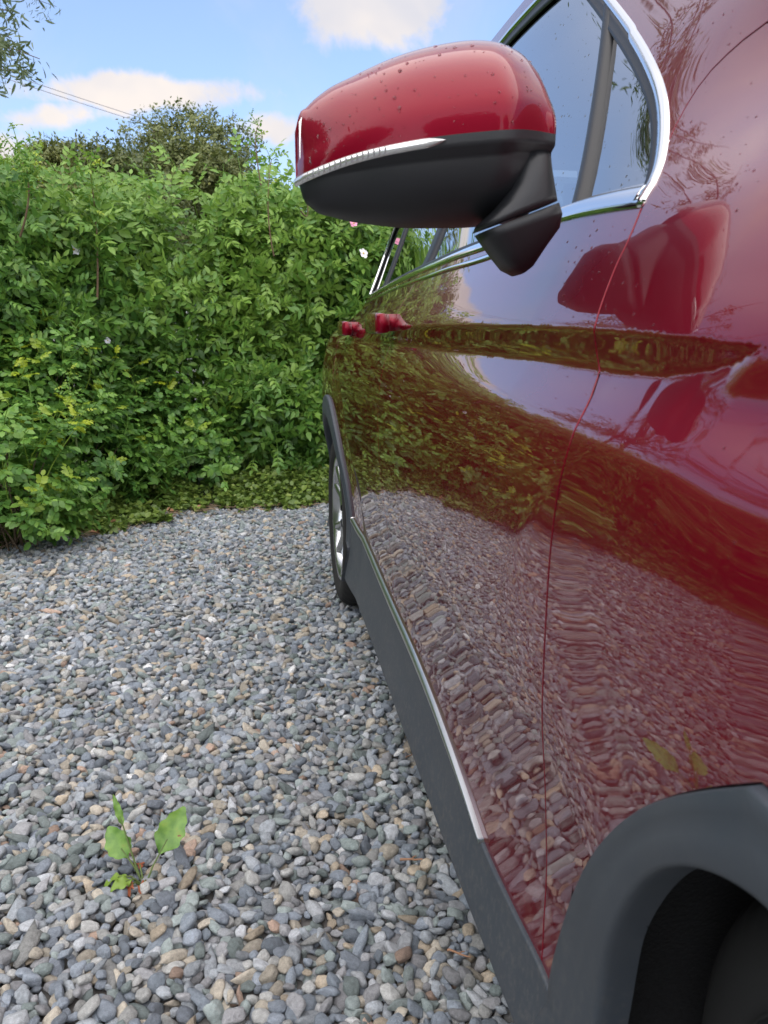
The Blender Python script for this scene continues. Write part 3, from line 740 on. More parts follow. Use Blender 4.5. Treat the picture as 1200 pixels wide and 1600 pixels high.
# outline in (X, z) measured at depth about .85
def mp(u, v, Y=.85): q = px(u, v, Y=Y); return q[0], q[2]
top_px = [(470, 198), (474, 178), (490, 158), (520, 134), (570, 111), (640, 84), (710, 68), (770, 63), (820, 72), (850, 90), (868, 118), (876, 150)]
spl_px = [(470, 246), (500, 238), (560, 224), (640, 213), (700, 208), (780, 205), (868, 205), (872, 206)]
bot_px = [(474, 268), (482, 298), (500, 320), (540, 334), (600, 344), (660, 350), (730, 351), (780, 350), (830, 345), (868, 338), (880, 325)]
T_ = [mp(*p_) for p_ in top_px]; S_ = [mp(*p_) for p_ in spl_px]; B_ = [mp(*p_, Y=.84) for p_ in bot_px]
T_ = [(a_[0], mp(*p_, Y=.93)[1]) for a_, p_ in zip(T_, top_px)]; B_ = [(a_[0], mp(*p_, Y=.93)[1]) for a_, p_ in zip(B_, bot_px)]
X0m, X1m = T_[0][0] - .0005, T_[-1][0]
def fl(P): 
    P = sorted(P); xs_ = [q[0] for q in P]; f_ = _pchip(np.array(xs_), np.array([q[1] for q in P])); return lambda x: float(f_(np.array(x, float)))
ft, fs, fb = fl(T_), fl(S_), fl(B_)
def dep(x):                              # how far the shell bulges forward of its rear rim
    t = (x - X0m) / (X1m - X0m); return .120 * (1 - (1 - min(1, t / .55)) ** 2.3) ** .62 * (1 - .25 * ss(.75, 1.0, t)) * float(np.interp(t, [0, .03, 1], [.25, .45, 1]))
def stations(n=70):
    t = np.linspace(0, 1, n); t = t ** 1.5 * .5 + t * .5; return X0m + t * (X1m - X0m)
XS = stations(); YR = .955
def cap_pt(D, zs, zt, t):
    """section of the painted cap, t = 0 at the joint .. 1 at the rear top: an upright face, a soft fold, then the crowned top"""
    h = zt - zs; tf = .26
    if t < tf: u_ = t / tf; return YR - D * (.985 + .015 * math.sin(u_ * math.pi / 2)) + .004 * u_ * u_, zs + .30 * h * u_
    u_ = (t - tf) / (1 - tf); return YR - (D - .004) * (1 - .52 * u_ - .48 * u_ ** 2.4), zs + h * (.30 + .70 * math.sin(math.pi / 2 * u_) ** .92)
def shell(upper, lo_off=0.0, na=26):
    V = []
    for i, x in enumerate(XS):
        D = dep(x) * 1.08; zt, zs, zb = ft(x), fs(x), fb(x)
        rnd = 1.0
        for k in range(na + 1):
            a = (math.pi / 2) * k / na; c_, s_ = math.cos(a), math.sin(a)
            if upper:
                yy, zz = cap_pt(D, zs, zt, k / na)
            else:
                # black lower half: a proud band under the joint, then a recessed bowl
                hb = (zs - zb); t_ = k / na
                yy = YR - D * (c_ ** .62) * .985; zz = zs - hb * (s_ ** .85)
                rec = .010 * ss(.16, .22, s_ ** .85) * ss(0, .08, (x - X0m)) 
                yy += rec
            V.append((x, yy, zz))
    k_ = na + 1; Q = [(i * k_ + k, (i + 1) * k_ + k, (i + 1) * k_ + k + 1, i * k_ + k + 1) for i in range(len(XS) - 1) for k in range(na)]
    n_ = len(XS)
    F = [list(q) for q in Q]
    # close the inboard end
    F.append([(n_ - 1) * k_ + k for k in range(k_)]); F.append([k for k in range(k_)][::-1])
    return np.array(V), F
def from_F(name, V, F, m, parent, org=True):
    bm = bmesh.new(); vs = [bm.verts.new(v - (ORG if org else 0)) for v in V]
    for f_ in F:
        try: bm.faces.new([vs[i] for i in f_])
        except ValueError: pass
    bmesh.ops.recalc_face_normals(bm, faces=bm.faces[:]); me = bm_mesh(name, bm, True); return link(name, me, m, parent)
def solid(o, th, bev=0):
    md = o.modifiers.new('thickness', 'SOLIDIFY'); md.thickness = th; md.offset = -1
V, F = shell(False); house = from_F('wing_mirror', V, F[:-2] + [F[-1]], black, car); 
V, F = shell(True); cap = from_F('mirror_cap', V, F, paint, house)
# indicator: a lens bar wrapped along the joint from the outer end
XI = [x for x in XS if x < mp(705, 207)[0]]; V = []
def band(XI, z_up, z_dn, proud, name, m, taper=True):
    V = []; pr = 6
    for i, x in enumerate(XI):
        D = dep(x) * 1.08; zs = fs(x); u_ = 1.0
        if taper: 
            r_ = (XI[-1] - x) / .018; u_ = min(1, math.sqrt(max(r_, 0.0))) if r_ < 1 else 1
        for k in range(pr + 1):
            t_ = k / pr; zz = zs + z_up - (z_up + z_dn) * (.5 + (t_ - .5) * u_); pz = proud * math.sin(math.pi * t_) ** .5
            V.append((x - pz * .6 * math.exp(-(x - X0m) / .02), YR - D * .985 - pz, zz))
    k_ = pr + 1; F = [[i * k_ + k, (i + 1) * k_ + k, (i + 1) * k_ + k + 1, i * k_ + k + 1] for i in range(len(XI) - 1) for k in range(pr)]
    return from_F(name, np.array(V), F, m, house)
band(XI, .000, .0098, .004, 'indicator_light', lens_m)
# ribs inside the lens
bm = bmesh.new()
for i, x in enumerate(np.arange(X0m + .006, XI[-1] - .055, .0055)):
    box_bm(bm, (x - XC, YR - dep(x) * 1.08 * .985 - .0035 - YC, fs(x) - .005), (.0010, .003, .007))
link('indicator_ribs', bm_mesh('indicator_ribs', bm), simple('grey_lens_rib', (.16, .16, .16), .3), house)
# mirror glass facing rearwards
V = []; F = []
for x in XS[2:-2]: V += [(x, YR - .006, ft(x) - .008), (x, YR - .006, fb(x) + .008)]
n_ = len(V) // 2; F = [[2 * i, 2 * i + 1, 2 * i + 3, 2 * i + 2] for i in range(n_ - 1)]
from_F('mirror_glass', np.array(V), F, mirror_m, house)
# arm: two short sections sloping down from the head to the door skin
def loft(name, rings, m, parent, org=True):
    k_ = len(rings[0]); V = np.array([p for r_ in rings for p in r_]); F = [[i * k_ + k, i * k_ + (k + 1) % k_, (i + 1) * k_ + (k + 1) % k_, (i + 1) * k_ + k] for i in range(len(rings) - 1) for k in range(k_)]
    F += [list(range(k_)), [(len(rings) - 1) * k_ + k for k in range(k_)]]
    return from_F(name, V, F, m, parent, org)
def ring_px(left, right, Y, depth, n=20, pw=.55):
    """rounded section seen by the camera between two photo pixels at depth Y, going back by depth"""
    a, b_ = px(*left, Y=Y), px(*right, Y=Y); c_ = (a + b_) / 2; h = (b_ - a) / 2; o_ = []
    for k in range(n):
        t = 2 * math.pi * k / n; ca, sa = math.cos(t), math.sin(t)
        o_.append(c_ + h * math.copysign(abs(ca) ** pw, ca) + np.array([0, depth / 2, 0]) + np.array([0, -depth / 2, 0]) * math.copysign(abs(sa) ** pw, sa))
    return o_
neck = [ring_px((812, 238), (868, 222), .866, .075, pw=.75), ring_px((812, 262), (871, 236), .862, .075, pw=.7), ring_px((803, 292), (873, 256), .859, .074, pw=.65), ring_px((784, 322), (877, 278), .857, .073, pw=.6), ring_px((762, 345), (880, 296), .856, .071), ring_px((757, 356), (882, 309), .856, .070)]
loft('mirror_neck', neck, black, house)
arm = [ring_px((759, 360), (884, 312), .858, .066), ring_px((768, 374), (889, 330), .862, .064), ring_px((786, 400), (884, 352), .868, .062), ring_px((800, 418), (862, 380), .876, .060), ring_px((818, 428), (838, 412), .89, .052)]
loft('mirror_arm', arm, black, house)
for k in (house,): mirrored(k)

# ---- mirrored copies for the far side of the car
def copy_flip(o, parent, flip):
    c = o.copy(); col.objects.link(c); c.parent = parent
    if flip: c.scale = (-1, 1, 1)
    for ch in o.children: copy_flip(ch, c, False)
for o in MIRR: copy_flip(o, car, True)

# ---- rain drops lying on the near side
def dropV(pos, nn_, r, flat):
    t = np.cross(nn_, [0.1, .3, 1.0]); t /= np.linalg.norm(t); b2 = np.cross(nn_, t); V = []
    for (el_, k_) in ((0, 7), (.55, 7), (1.05, 6)):
        for k in range(7):
            a = 2 * math.pi * k / 7; V.append(pos + nn_ * (r * flat * math.sin(el_)) + (t * math.cos(a) + b2 * math.sin(a)) * r * math.cos(el_))
    V.append(pos + nn_ * r * flat); F = []
    for j in range(2):
        for k in range(7): F.append([j * 7 + k, j * 7 + (k + 1) % 7, (j + 1) * 7 + (k + 1) % 7, (j + 1) * 7 + k])
    for k in range(7): F.append([14 + k, 14 + (k + 1) % 7, 21])
    return V, F
VV, FF = [], []
def add_drop(p, n_, r, flat=.35):
    V, F = dropV(np.array(p), np.array(n_), r, flat); o_ = len(VV); VV.extend(V); FF.extend([[i + o_ for i in f_] for f_ in F])
def side_drops(n, ur, vr, rr, off=0.0):
    for _ in range(n):
        u, v = rng.uniform(*ur), rng.uniform(*vr)
        try: y, z = hit(u, v)
        except Exception: continue
        nn_ = nrm(np.array(y), np.array(z)); x = float(S(y, z)) - off
        add_drop((x, y, z), nn_, rr[0] + (rr[1] - rr[0]) * rng.random() ** 2.5)
side_drops(60, (880, 1010), (345, 500), (.0007, .0020))
side_drops(45, (1050, 1190), (10, 330), (.0007, .0018))
side_drops(70, (620, 1150), (430, 900), (.0005, .0014))
side_drops(50, (580, 1100), (900, 1500), (.0005, .0013))
for _ in range(230):                                 # on the glass
    u, v = rng.uniform(800, 1035), rng.uniform(0, 300); y, z = hit(u, v)
    if inside(np.array(wi), np.array([y]), np.array([z]))[0]:
        add_drop((float(S(y, z)) + .010, y, z), nrm(np.array(y), np.array(z)), .0005 + .0016 * rng.random() ** 3)
for _ in range(110):                                 # on the mirror cap
    i = rng.integers(6, len(XS) - 4); x = XS[i] ; a = rng.uniform(.15, 1.35); D = dep(x) * 1.08
    t_ = rng.uniform(.05, .8); yy, zz = cap_pt(D, fs(x), ft(x), t_); y2, z2 = cap_pt(D, fs(x), ft(x), t_ + .01)
    n_ = np.array([0, -(z2 - zz), y2 - yy]); n_ /= np.linalg.norm(n_); add_drop((x, yy, zz), n_, .0008 + .0019 * rng.random() ** 2.5, .5)
o = link('rain_drops', mesh_np('rain_drops', np.array(VV) - ORG, F=FF), water, car); tag(o, kind='stuff')

# ================================================================== GROUND
gm, n, l, p = mat('dark_grit'); p.inputs['Roughness'].default_value = .95
t = n.new('ShaderNodeTexCoord'); no = n.new('ShaderNodeTexNoise'); no.inputs['Scale'].default_value = 60; no.inputs['Detail'].default_value = 6
cr = n.new('ShaderNodeValToRGB'); cr.color_ramp.elements[0].color = (.05, .048, .045, 1); cr.color_ramp.elements[1].color = (.22, .21, .20, 1)
l.new(t.outputs['Object'], no.inputs['Vector']); l.new(no.outputs['Fac'], cr.inputs[0]); l.new(cr.outputs[0], p.inputs['Base Color'])
me = mesh_np('ground', [(-250, -250, -.016), (250, -250, -.016), (250, 250, -.016), (-250, 250, -.016)], F=[[0, 1, 2, 3]])
tag(link('ground', me, gm), kind='structure')

# planted edge of the gravel, measured on the ground
EDGE = [px(*q, z=0)[:2] for q in [(-60, 868), (0, 852), (60, 846), (110, 838), (165, 836), (215, 818), (260, 804), (330, 797), (420, 796), (500, 792)]]
EDGE = [np.array(q) for q in EDGE]
EDGE = [np.array(q) for q in [(-3.0, -4.5), (-2.9, -2.0), (-2.75, 0.0), (-2.55, 1.4), (-2.2, 2.5), (-1.75, 3.35)]] + EDGE + [np.array(q) for q in [(1.2, 4.85), (3.0, 4.9), (5.5, 4.9)]]
EDGE = np.array(EDGE)
def edge_pts(step):
    return np.array(resamp([p for p in EDGE], step))
_ep = edge_pts(.05); _et = np.gradient(_ep, axis=0); _et /= np.linalg.norm(_et, axis=1)[:, None]
_en = np.stack([-_et[:, 1], _et[:, 0]], 1)          # outward, away from the gravel
def edge_dist(P):
    """signed distance to the planted edge, negative on the gravel"""
    P = np.asarray(P, float); out_ = np.empty(len(P))
    for i in range(0, len(P), 4000):
        d = P[i:i + 4000, None] - _ep[None]; k = (d ** 2).sum(-1).argmin(1); out_[i:i + 4000] = (d[np.arange(len(k)), k] * _en[k]).sum(-1)
    return out_

# ---- gravel: rounded-angular stones, instanced over a relaxed scatter
def stone(i, sub):
    r_ = np.random.default_rng(100 + i); bm = bmesh.new(); bmesh.ops.create_icosphere(bm, subdivisions=sub, radius=1)
    V = np.array([v.co[:] for v in bm.verts]); V /= np.linalg.norm(V, axis=1)[:, None]
    npl = r_.integers(8, 15); Nn = r_.normal(size=(npl, 3)); Nn /= np.linalg.norm(Nn, axis=1)[:, None]; Nn = np.concatenate([Nn, -Nn + r_.normal(size=Nn.shape) * .25]); Nn /= np.linalg.norm(Nn, axis=1)[:, None]
    D = r_.uniform(.78, 1.08, len(Nn)); q = r_.choice([7, 10, 14, 20])
    dots = np.clip(V @ Nn.T, 0, None) / D; rad = (dots ** q).sum(1) ** (-1 / q)
    V = V * rad[:, None]; V += .018 * np.sin(V[:, [1, 2, 0]] * r_.uniform(5, 9) + r_.uniform(0, 6, 3)) + .008 * np.sin(V[:, [2, 0, 1]] * 19 + r_.uniform(0, 6, 3))
    V *= np.array([1.0, r_.uniform(.68, .95), r_.uniform(.45, .72)])
    for v, c in zip(bm.verts, V): v.co = c
    return bm_mesh('stone', bm, True)
stm, n, l, p = mat('gravel_stone')
a = n.new('ShaderNodeAttribute'); a.attribute_type = 'INSTANCER'; a.attribute_name = 'tone'
a2 = n.new('ShaderNodeAttribute'); a2.attribute_type = 'INSTANCER'; a2.attribute_name = 'lum'
cr = n.new('ShaderNodeValToRGB'); cr.color_ramp.interpolation = 'CONSTANT'; E_ = cr.color_ramp.elements
pal = [(0, (0.272, 0.310, 0.360)), (.15, (0.371, 0.405, 0.437)), (.30, (0.221, 0.257, 0.298)), (.41, (0.428, 0.434, 0.420)), (.53, (0.314, 0.368, 0.360)), (.63, (0.498, 0.523, 0.551)), (.71, (0.471, 0.428, 0.353)), (.80, (0.342, 0.346, 0.360)), (.88, (0.228, 0.273, 0.267)), (.948, (0.507, 0.431, 0.329)), (.976, (0.654, 0.663, 0.658)), (.988, (0.464, 0.338, 0.266)), (.997, (0.399, 0.192, 0.168))]
E_[0].position = 0; E_[0].color = (*pal[0][1], 1); E_[1].position = pal[-1][0]; E_[1].color = (*pal[-1][1], 1)
for q, c in pal[1:-1]: x = E_.new(q); x.color = (*c, 1)
t = n.new('ShaderNodeTexCoord'); va = n.new('ShaderNodeVectorMath'); va.operation = 'ADD'; sc3 = n.new('ShaderNodeVectorMath'); sc3.operation = 'SCALE'; sc3.inputs['Scale'].default_value = 57
cx = n.new('ShaderNodeCombineXYZ'); 
for i in range(3): l.new(a2.outputs['Fac'], cx.inputs[i])
l.new(cx.outputs[0], sc3.inputs[0]); l.new(t.outputs['Object'], va.inputs[0]); l.new(sc3.outputs[0], va.inputs[1])
no = n.new('ShaderNodeTexNoise'); no.inputs['Scale'].default_value = 2.2; no.inputs['Detail'].default_value = 9; no.inputs['Roughness'].default_value = .72; l.new(va.outputs[0], no.inputs['Vector'])
no2 = n.new('ShaderNodeTexNoise'); no2.inputs['Scale'].default_value = 22; no2.inputs['Detail'].default_value = 3; l.new(va.outputs[0], no2.inputs['Vector'])
wv = n.new('ShaderNodeTexNoise'); wv.inputs['Scale'].default_value = 1.3; wv.inputs['Detail'].default_value = 2; wv.inputs['Distortion'].default_value = 1.4; l.new(va.outputs[0], wv.inputs['Vector'])
def mr(v, lo, hi, a_, b_):
    m = n.new('ShaderNodeMapRange'); l.new(v, m.inputs[0])
    for i, x in enumerate((lo, hi, a_, b_)): m.inputs[i + 1].default_value = x
    return m.outputs[0]
def mm(a_, b_):
    m = n.new('ShaderNodeMath'); m.operation = 'MULTIPLY'; l.new(a_, m.inputs[0]); l.new(b_, m.inputs[1]); return m.outputs[0]
k = mm(mm(mr(no.outputs['Fac'], .3, .7, .68, 1.30), mr(no2.outputs['Fac'], .35, .68, .80, 1.22)), mr(a2.outputs['Fac'], 0, 1, .62, 1.30))
# pale veins on some stones
vein = mr(wv.outputs['Fac'], .495, .505, 0, 1); v2 = mr(wv.outputs['Fac'], .505, .518, 1, 0); vv = mm(mm(vein, v2), mr(a2.outputs['Fac'], .80, .82, 0, .55))
sc4 = n.new('ShaderNodeVectorMath'); sc4.operation = 'SCALE'; l.new(cr.outputs[0], sc4.inputs[0]); l.new(k, sc4.inputs['Scale'])
mxv = n.new('ShaderNodeMix'); mxv.data_type = 'RGBA'; l.new(vv, mxv.inputs[0]); l.new(sc4.outputs[0], mxv.inputs[6]); mxv.inputs[7].default_value = (.6, .6, .58, 1)
l.new(a.outputs['Fac'], cr.inputs[0]); l.new(mxv.outputs[2], p.inputs['Base Color'])
p.inputs['Roughness'].default_value = .62; p.inputs['Specular IOR Level'].default_value = .45
b = n.new('ShaderNodeBump'); b.inputs['Strength'].default_value = .5; b.inputs['Distance'].default_value = .05; l.new(no.outputs['Fac'], b.inputs['Height']); l.new(b.outputs[0], p.inputs['Normal'])
pc = bpy.data.collections.new('gravel_stone_kinds')           # prototypes, not linked to the scene
NST = 18
for i in range(NST):
    so_ = bpy.data.objects.new('stone_%02d' % i, stone(i, 3)); so_.data.materials.append(stm); pc.objects.link(so_)

def relax(x0, x1, y0, y1, sp, it=7, seed=1):
    r_ = np.random.default_rng(seed); nx, ny = int((x1 - x0) / sp), int((y1 - y0) / (sp * .87))
    gx, gy = np.meshgrid(np.arange(nx), np.arange(ny)); P = np.stack([x0 + (gx + .5 * (gy % 2)) * sp, y0 + gy * sp * .87], -1).astype(float)
    P += r_.uniform(-.62, .62, P.shape) * sp
    rad = sp * .5 * np.clip(r_.lognormal(0, .24, P.shape[:2]), .60, 1.55)
    for _ in range(it):
        mv = np.zeros_like(P)
        for dy in range(-2, 3):
            for dx in range(-2, 3):
                if dx == 0 and dy == 0: continue
                Qp = np.roll(P, (dy, dx), (0, 1)); rr = rad + np.roll(rad, (dy, dx), (0, 1)); d = P - Qp; L_ = np.sqrt((d ** 2).sum(-1)) + 1e-9
                ov = np.clip(rr - L_, 0, rr); ov[L_ > .5] = 0; mv += d / L_[..., None] * (ov * .32)[..., None]
        P += np.clip(mv, -.5 * sp, .5 * sp)
    return P.reshape(-1, 2), rad.ravel()
def gravel(name, regs):
    PP, RR, ZZ = [], [], []
    for (x0, x1, y0, y1, sp, seed) in regs:
        for layer in range(2):
            P, rd = relax(x0, x1, y0, y1, sp, seed=seed + 10 * layer)
            z = (-.006 if layer == 0 else .0065) + rng.uniform(-.003, .003, len(P)) + .007 * np.sin(P[:, 0] * 3.1 + 1.3 * np.sin(P[:, 1] * 2.2)) * np.cos(P[:, 1] * 2.7)
            keep = np.ones(len(P), bool) if layer == 0 else rng.random(len(P)) < .52
            dE = edge_dist(P); keep &= dE < .05 + .05 * np.sin(P[:, 0] * 7)
            PP.append(P[keep]); RR.append(rd[keep]); ZZ.append(z[keep])
    P = np.concatenate(PP); rd = np.concatenate(RR); z = np.concatenate(ZZ); n_ = len(P)
    me = mesh_np(name, np.column_stack([P, z]), F=[[0, 1, 2]]) if False else bpy.data.meshes.new(name)
    me.vertices.add(n_); me.vertices.foreach_set('co', np.column_stack([P, z]).astype(np.float32).ravel())
    def at(nm, ty, dat, key='value'):
        a_ = me.attributes.new(nm, ty, 'POINT'); a_.data.foreach_set(key, dat)
    s_ = rd * rng.uniform(1.02, 1.30, n_)
    at('scl', 'FLOAT', s_.astype(np.float32)); tl = rng.normal(0, .42, (n_, 3)); tl[:, 2] = rng.uniform(0, 6.28, n_)
    at('rot', 'FLOAT_VECTOR', tl.astype(np.float32).ravel(), 'vector'); at('tone', 'FLOAT', rng.random(n_).astype(np.float32)); at('lum', 'FLOAT', rng.random(n_).astype(np.float32))
    at('kind_index', 'INT', rng.integers(0, NST, n_).astype(np.int32))
    o = link(name, me); tag(o, kind='stuff'); o['label'] = 'loose grey, blue and tan gravel'
    g = bpy.data.node_groups.new('scatter_stones', 'GeometryNodeTree'); g.interface.new_socket('Geometry', in_out='INPUT', socket_type='NodeSocketGeometry'); g.interface.new_socket('Geometry', in_out='OUTPUT', socket_type='NodeSocketGeometry')
    n_i, n_o = g.nodes.new('NodeGroupInput'), g.nodes.new('NodeGroupOutput'); ip = g.nodes.new('GeometryNodeInstanceOnPoints'); ci = g.nodes.new('GeometryNodeCollectionInfo')
    ci.inputs['Collection'].default_value = pc; ci.inputs['Separate Children'].default_value = True; ci.inputs['Reset Children'].default_value = True
    def na(nm, ty):
        q = g.nodes.new('GeometryNodeInputNamedAttribute'); q.data_type = ty; q.inputs[0].default_value = nm; return q.outputs[0]
    e2r = g.nodes.new('FunctionNodeEulerToRotation')
    g.links.new(n_i.outputs[0], ip.inputs['Points']); g.links.new(ci.outputs[0], ip.inputs['Instance']); ip.inputs['Pick Instance'].default_value = True
    g.links.new(na('kind_index', 'INT'), ip.inputs['Instance Index']); g.links.new(na('rot', 'FLOAT_VECTOR'), e2r.inputs[0]); g.links.new(e2r.outputs[0], ip.inputs['Rotation']); g.links.new(na('scl', 'FLOAT'), ip.inputs['Scale'])
    g.links.new(ip.outputs[0], n_o.inputs[0]); md = o.modifiers.new('stones', 'NODES'); md.node_group = g
    return n_
ng = gravel('gravel', [(-3.2, 1.1, -.6, 3.0, .0215, 1), (-3.2, 2.6, 3.0, 5.1, .022, 2), (-3.2, 1.1, -3.0, -.6, .034, 3), (1.1, 3.2, -2.2, 3.0, .034, 4)])

# ================================================================== PLANTS
def leaflet(length=1.0, width=.42, fold=.10, droop=.12, shape='ovate'):
    """eight vertices, six faces; base at the origin, tip along +y, up is +z"""
    if shape == 'ovate': prof = [(.0, 0), (.26, .47), (.60, .42), (1.0, 0)]
    elif shape == 'round': prof = [(.0, 0), (.28, .50), (.72, .48), (1.0, 0)]
    else: prof = [(.0, 0), (.25, .36), (.60, .34), (1.0, 0)]
    w_ = width * length; f = lambda y: -droop * length * y * y
    V = [(0, 0, 0), (0, .26 * length, f(.26) - 0), (0, .60 * length, f(.60)), (0, length, f(1))]
    for s_ in (-1, 1): V += [(s_ * prof[1][1] * w_, prof[1][0] * length, f(prof[1][0]) + fold * w_), (s_ * prof[2][1] * w_, prof[2][0] * length, f(prof[2][0]) + fold * w_)]
    Fq = [(1, 2, 5, 4), (2, 1, 6, 7)]; Ft = [(0, 1, 4), (2, 3, 5), (1, 0, 6), (3, 2, 7)]
    return np.array(V), np.array(Fq), np.array(Ft)
def rotm(ax, a):
    ax = np.array(ax, float); ax /= np.linalg.norm(ax); K = np.array([[0, -ax[2], ax[1]], [ax[2], 0, -ax[0]], [-ax[1], ax[0], 0]])
    return np.eye(3) + math.sin(a) * K + (1 - math.cos(a)) * K @ K
class LeafMesh:
    def __init__(s): s.V, s.Q, s.T, s.var, s.tip, s.n = [], [], [], [], [], 0
    def add(s, V, Q, T, var, tip=0.0):
        k = len(V); s.V.append(V); s.Q.append(Q + s.n); s.T.append(T + s.n)
        s.var.append(np.full(k, var) if np.isscalar(var) else var); s.tip.append(np.full(k, tip) if np.isscalar(tip) else tip); s.n += k
    def arrays(s): return np.concatenate(s.V), np.concatenate(s.Q), np.concatenate(s.T), np.concatenate(s.var), np.concatenate(s.tip)
def pinnate(r_, L_=.17, pairs=3, ll=.055, lw=.42, shape='ovate', tip=0.0, droop=.25):
    """a compound leaf along +y"""
    m = LeafMesh(); V0, Q0, T0 = leaflet(1, lw, .12, .16, shape); base = r_.uniform(0, 1)
    st = []
    for k in range(pairs + 1):
        t = .28 + .72 * k / pairs; y = L_ * t; z = -droop * L_ * t * t; sl = ll * (1.05 if k in (1, 2, pairs) else .85) * r_.uniform(.88, 1.1)
        if k == pairs: A = [0]
        else: A = [-1, 1]
        for s_ in A:
            M = rotm((0, 0, 1), -s_ * r_.uniform(.85, 1.15)) if s_ else np.eye(3)
            M = M @ rotm((1, 0, 0), -r_.uniform(.05, .45)) @ rotm((0, 1, 0), r_.uniform(-.3, .3))
            m.add((V0 * sl) @ M.T + np.array([0, y, z]), Q0, T0, np.clip(base * .25 + r_.uniform(.15, .75), 0, 1), tip)
    # rachis as a thin ribbon
    w_ = .0012; ys = np.linspace(0, L_, 4); V = np.array([(s_ * w_, y, -droop * L_ * (y / L_) ** 2 - .0005) for y in ys for s_ in (-1, 1)])
    m.add(V, np.array([(2 * i, 2 * i + 1, 2 * i + 3, 2 * i + 2) for i in range(3)]), np.zeros((0, 3), int), .9, tip)
    return m.arrays()
def shoot(r_, H=.45, nl=8, leafk={}, up=True, bend=.25, tipfresh=0.0, spread=1.0):
    """an upright shoot along +z carrying spirally set compound leaves"""
    m = LeafMesh(); ph = r_.uniform(0, 6.28); bx, by = r_.normal(0, bend, 2)
    def P(t): return np.array([bx * H * t * t, by * H * t * t, H * t])
    for k in range(nl):
        t = (k + .5) / nl; t = t ** .85; ph += 2.4 + r_.uniform(-.4, .4)
        sz = 1 - .45 * t ** 2; lk = dict(leafk); lk['L_'] = lk.get('L_', .17) * sz; lk['ll'] = lk.get('ll', .055) * sz
        tf = tipfresh * ss(.66, .86, t)
        V, Q, T, va, tp = pinnate(r_, tip=float(tf), **lk)
        elv = (.15 + .85 * t * spread) if not tipfresh else (.15 + .55 * t) + r_.uniform(-.2, .2)
        M = rotm((0, 0, 1), ph) @ rotm((1, 0, 0), elv)
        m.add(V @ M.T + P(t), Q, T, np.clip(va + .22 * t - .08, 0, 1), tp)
    ts = np.linspace(0, 1, 5)
    V, Q = tube_arrays([([P(t) for t in ts], np.linspace(.0035, .0015, 5))], 4); m.add(V, Q, np.zeros((0, 3), int), .85, tipfresh * .4)
    return m.arrays()
def scatter_mesh(name, protos, pos, dirs, scl, r_, material, parent=None, var_off=None, spin=True, fresh=None):
    """bake copies of the prototypes into one foliage mesh; dirs: the local +z of each copy"""
    Vs, Qs, Ts, va, tp = [], [], [], [], []; n_ = 0; pid = r_.integers(0, len(protos), len(pos))
    d = dirs / (np.linalg.norm(dirs, axis=1)[:, None] + 1e-9); ref = np.tile([0.0, 0.0, 1.0], (len(d), 1)); ref[np.abs(d[:, 2]) > .95] = (1, 0, 0)
    A = np.cross(ref, d); A /= np.linalg.norm(A, axis=1)[:, None]; B = np.cross(d, A)
    th = r_.uniform(0, 6.28, len(d)) if spin else np.zeros(len(d)); c, s_ = np.cos(th)[:, None], np.sin(th)[:, None]; A, B = A * c + B * s_, -A * s_ + B * c
    vo = np.zeros(len(pos)) if var_off is None else var_off
    for k, (V, Q, T, v_, t_) in enumerate(protos):
        idx = np.where(pid == k)[0]
        if not len(idx): continue
        W = (V[None, :, 0, None] * A[idx][:, None] + V[None, :, 1, None] * B[idx][:, None] + V[None, :, 2, None] * d[idx][:, None]) * scl[idx][:, None, None] + pos[idx][:, None]
        nV = len(V); off = n_ + np.arange(len(idx)) * nV
        Vs.append(W.reshape(-1, 3)); Qs.append((Q[None] + off[:, None, None]).reshape(-1, 4)); Ts.append((T[None] + off[:, None, None]).reshape(-1, 3))
        va.append(np.clip(v_[None] + vo[idx][:, None], 0, 1).ravel()); tp.append((t_[None] * (np.ones(len(idx)) if fresh is None else fresh[idx])[:, None]).ravel()); n_ += nV * len(idx)
    me = mesh_np(name, np.concatenate(Vs), tris=np.concatenate(Ts), quads=np.concatenate(Qs), smooth=True, attrs={'var': np.concatenate(va), 'tip': np.concatenate(tp)})
    return link(name, me, material, parent)
def vnoise(P, s_, seed=0):
    """cheap smooth noise, about -1..1"""
    r_ = np.random.default_rng(seed); o = np.zeros(len(P))
    for k in range(6):
        w_ = r_.normal(size=P.shape[1]); w_ /= np.linalg.norm(w_); o += np.sin(P @ w_ * s_ * r_.uniform(.7, 2.2) + r_.uniform(0, 6.28))
    return o / 2.6

# ---- the hedge: a deep bank of leafy shoots that follows the edge of the gravel
r1 = np.random.default_rng(21)
pA = [shoot(r1, r1.uniform(.30, .50), 8, dict(L_=.19, pairs=3, ll=.078, lw=.46)) for _ in range(12)]
eL = edge_pts(.02); cum = np.concatenate([[0], np.cumsum(np.linalg.norm(np.diff(eL, axis=0), axis=1))])
et = np.gradient(eL, axis=0); et /= np.linalg.norm(et, axis=1)[:, None]
from_s = lambda s_: (np.stack([np.interp(s_, cum, eL[:, 0]), np.interp(s_, cum, eL[:, 1])], 1), np.stack([-np.interp(s_, cum, et[:, 1]), np.interp(s_, cum, et[:, 0])], 1))
def hedge_top(P): return 1.90 - .16 * ss(-.8, -1.5, P[:, 0]) + .10 * vnoise(P, 1.7, 5) + .05 * vnoise(P, 5, 6)
def front_off(P, z):                      # how far the leafy face stands behind the gravel edge
    Q = np.column_stack([P, z]); return .85 + .12 * vnoise(Q, 2.6, 8) + .06 * vnoise(Q, 6.5, 9) + .10 * z / 2.0 + .20 * ss(.55, .0, z)
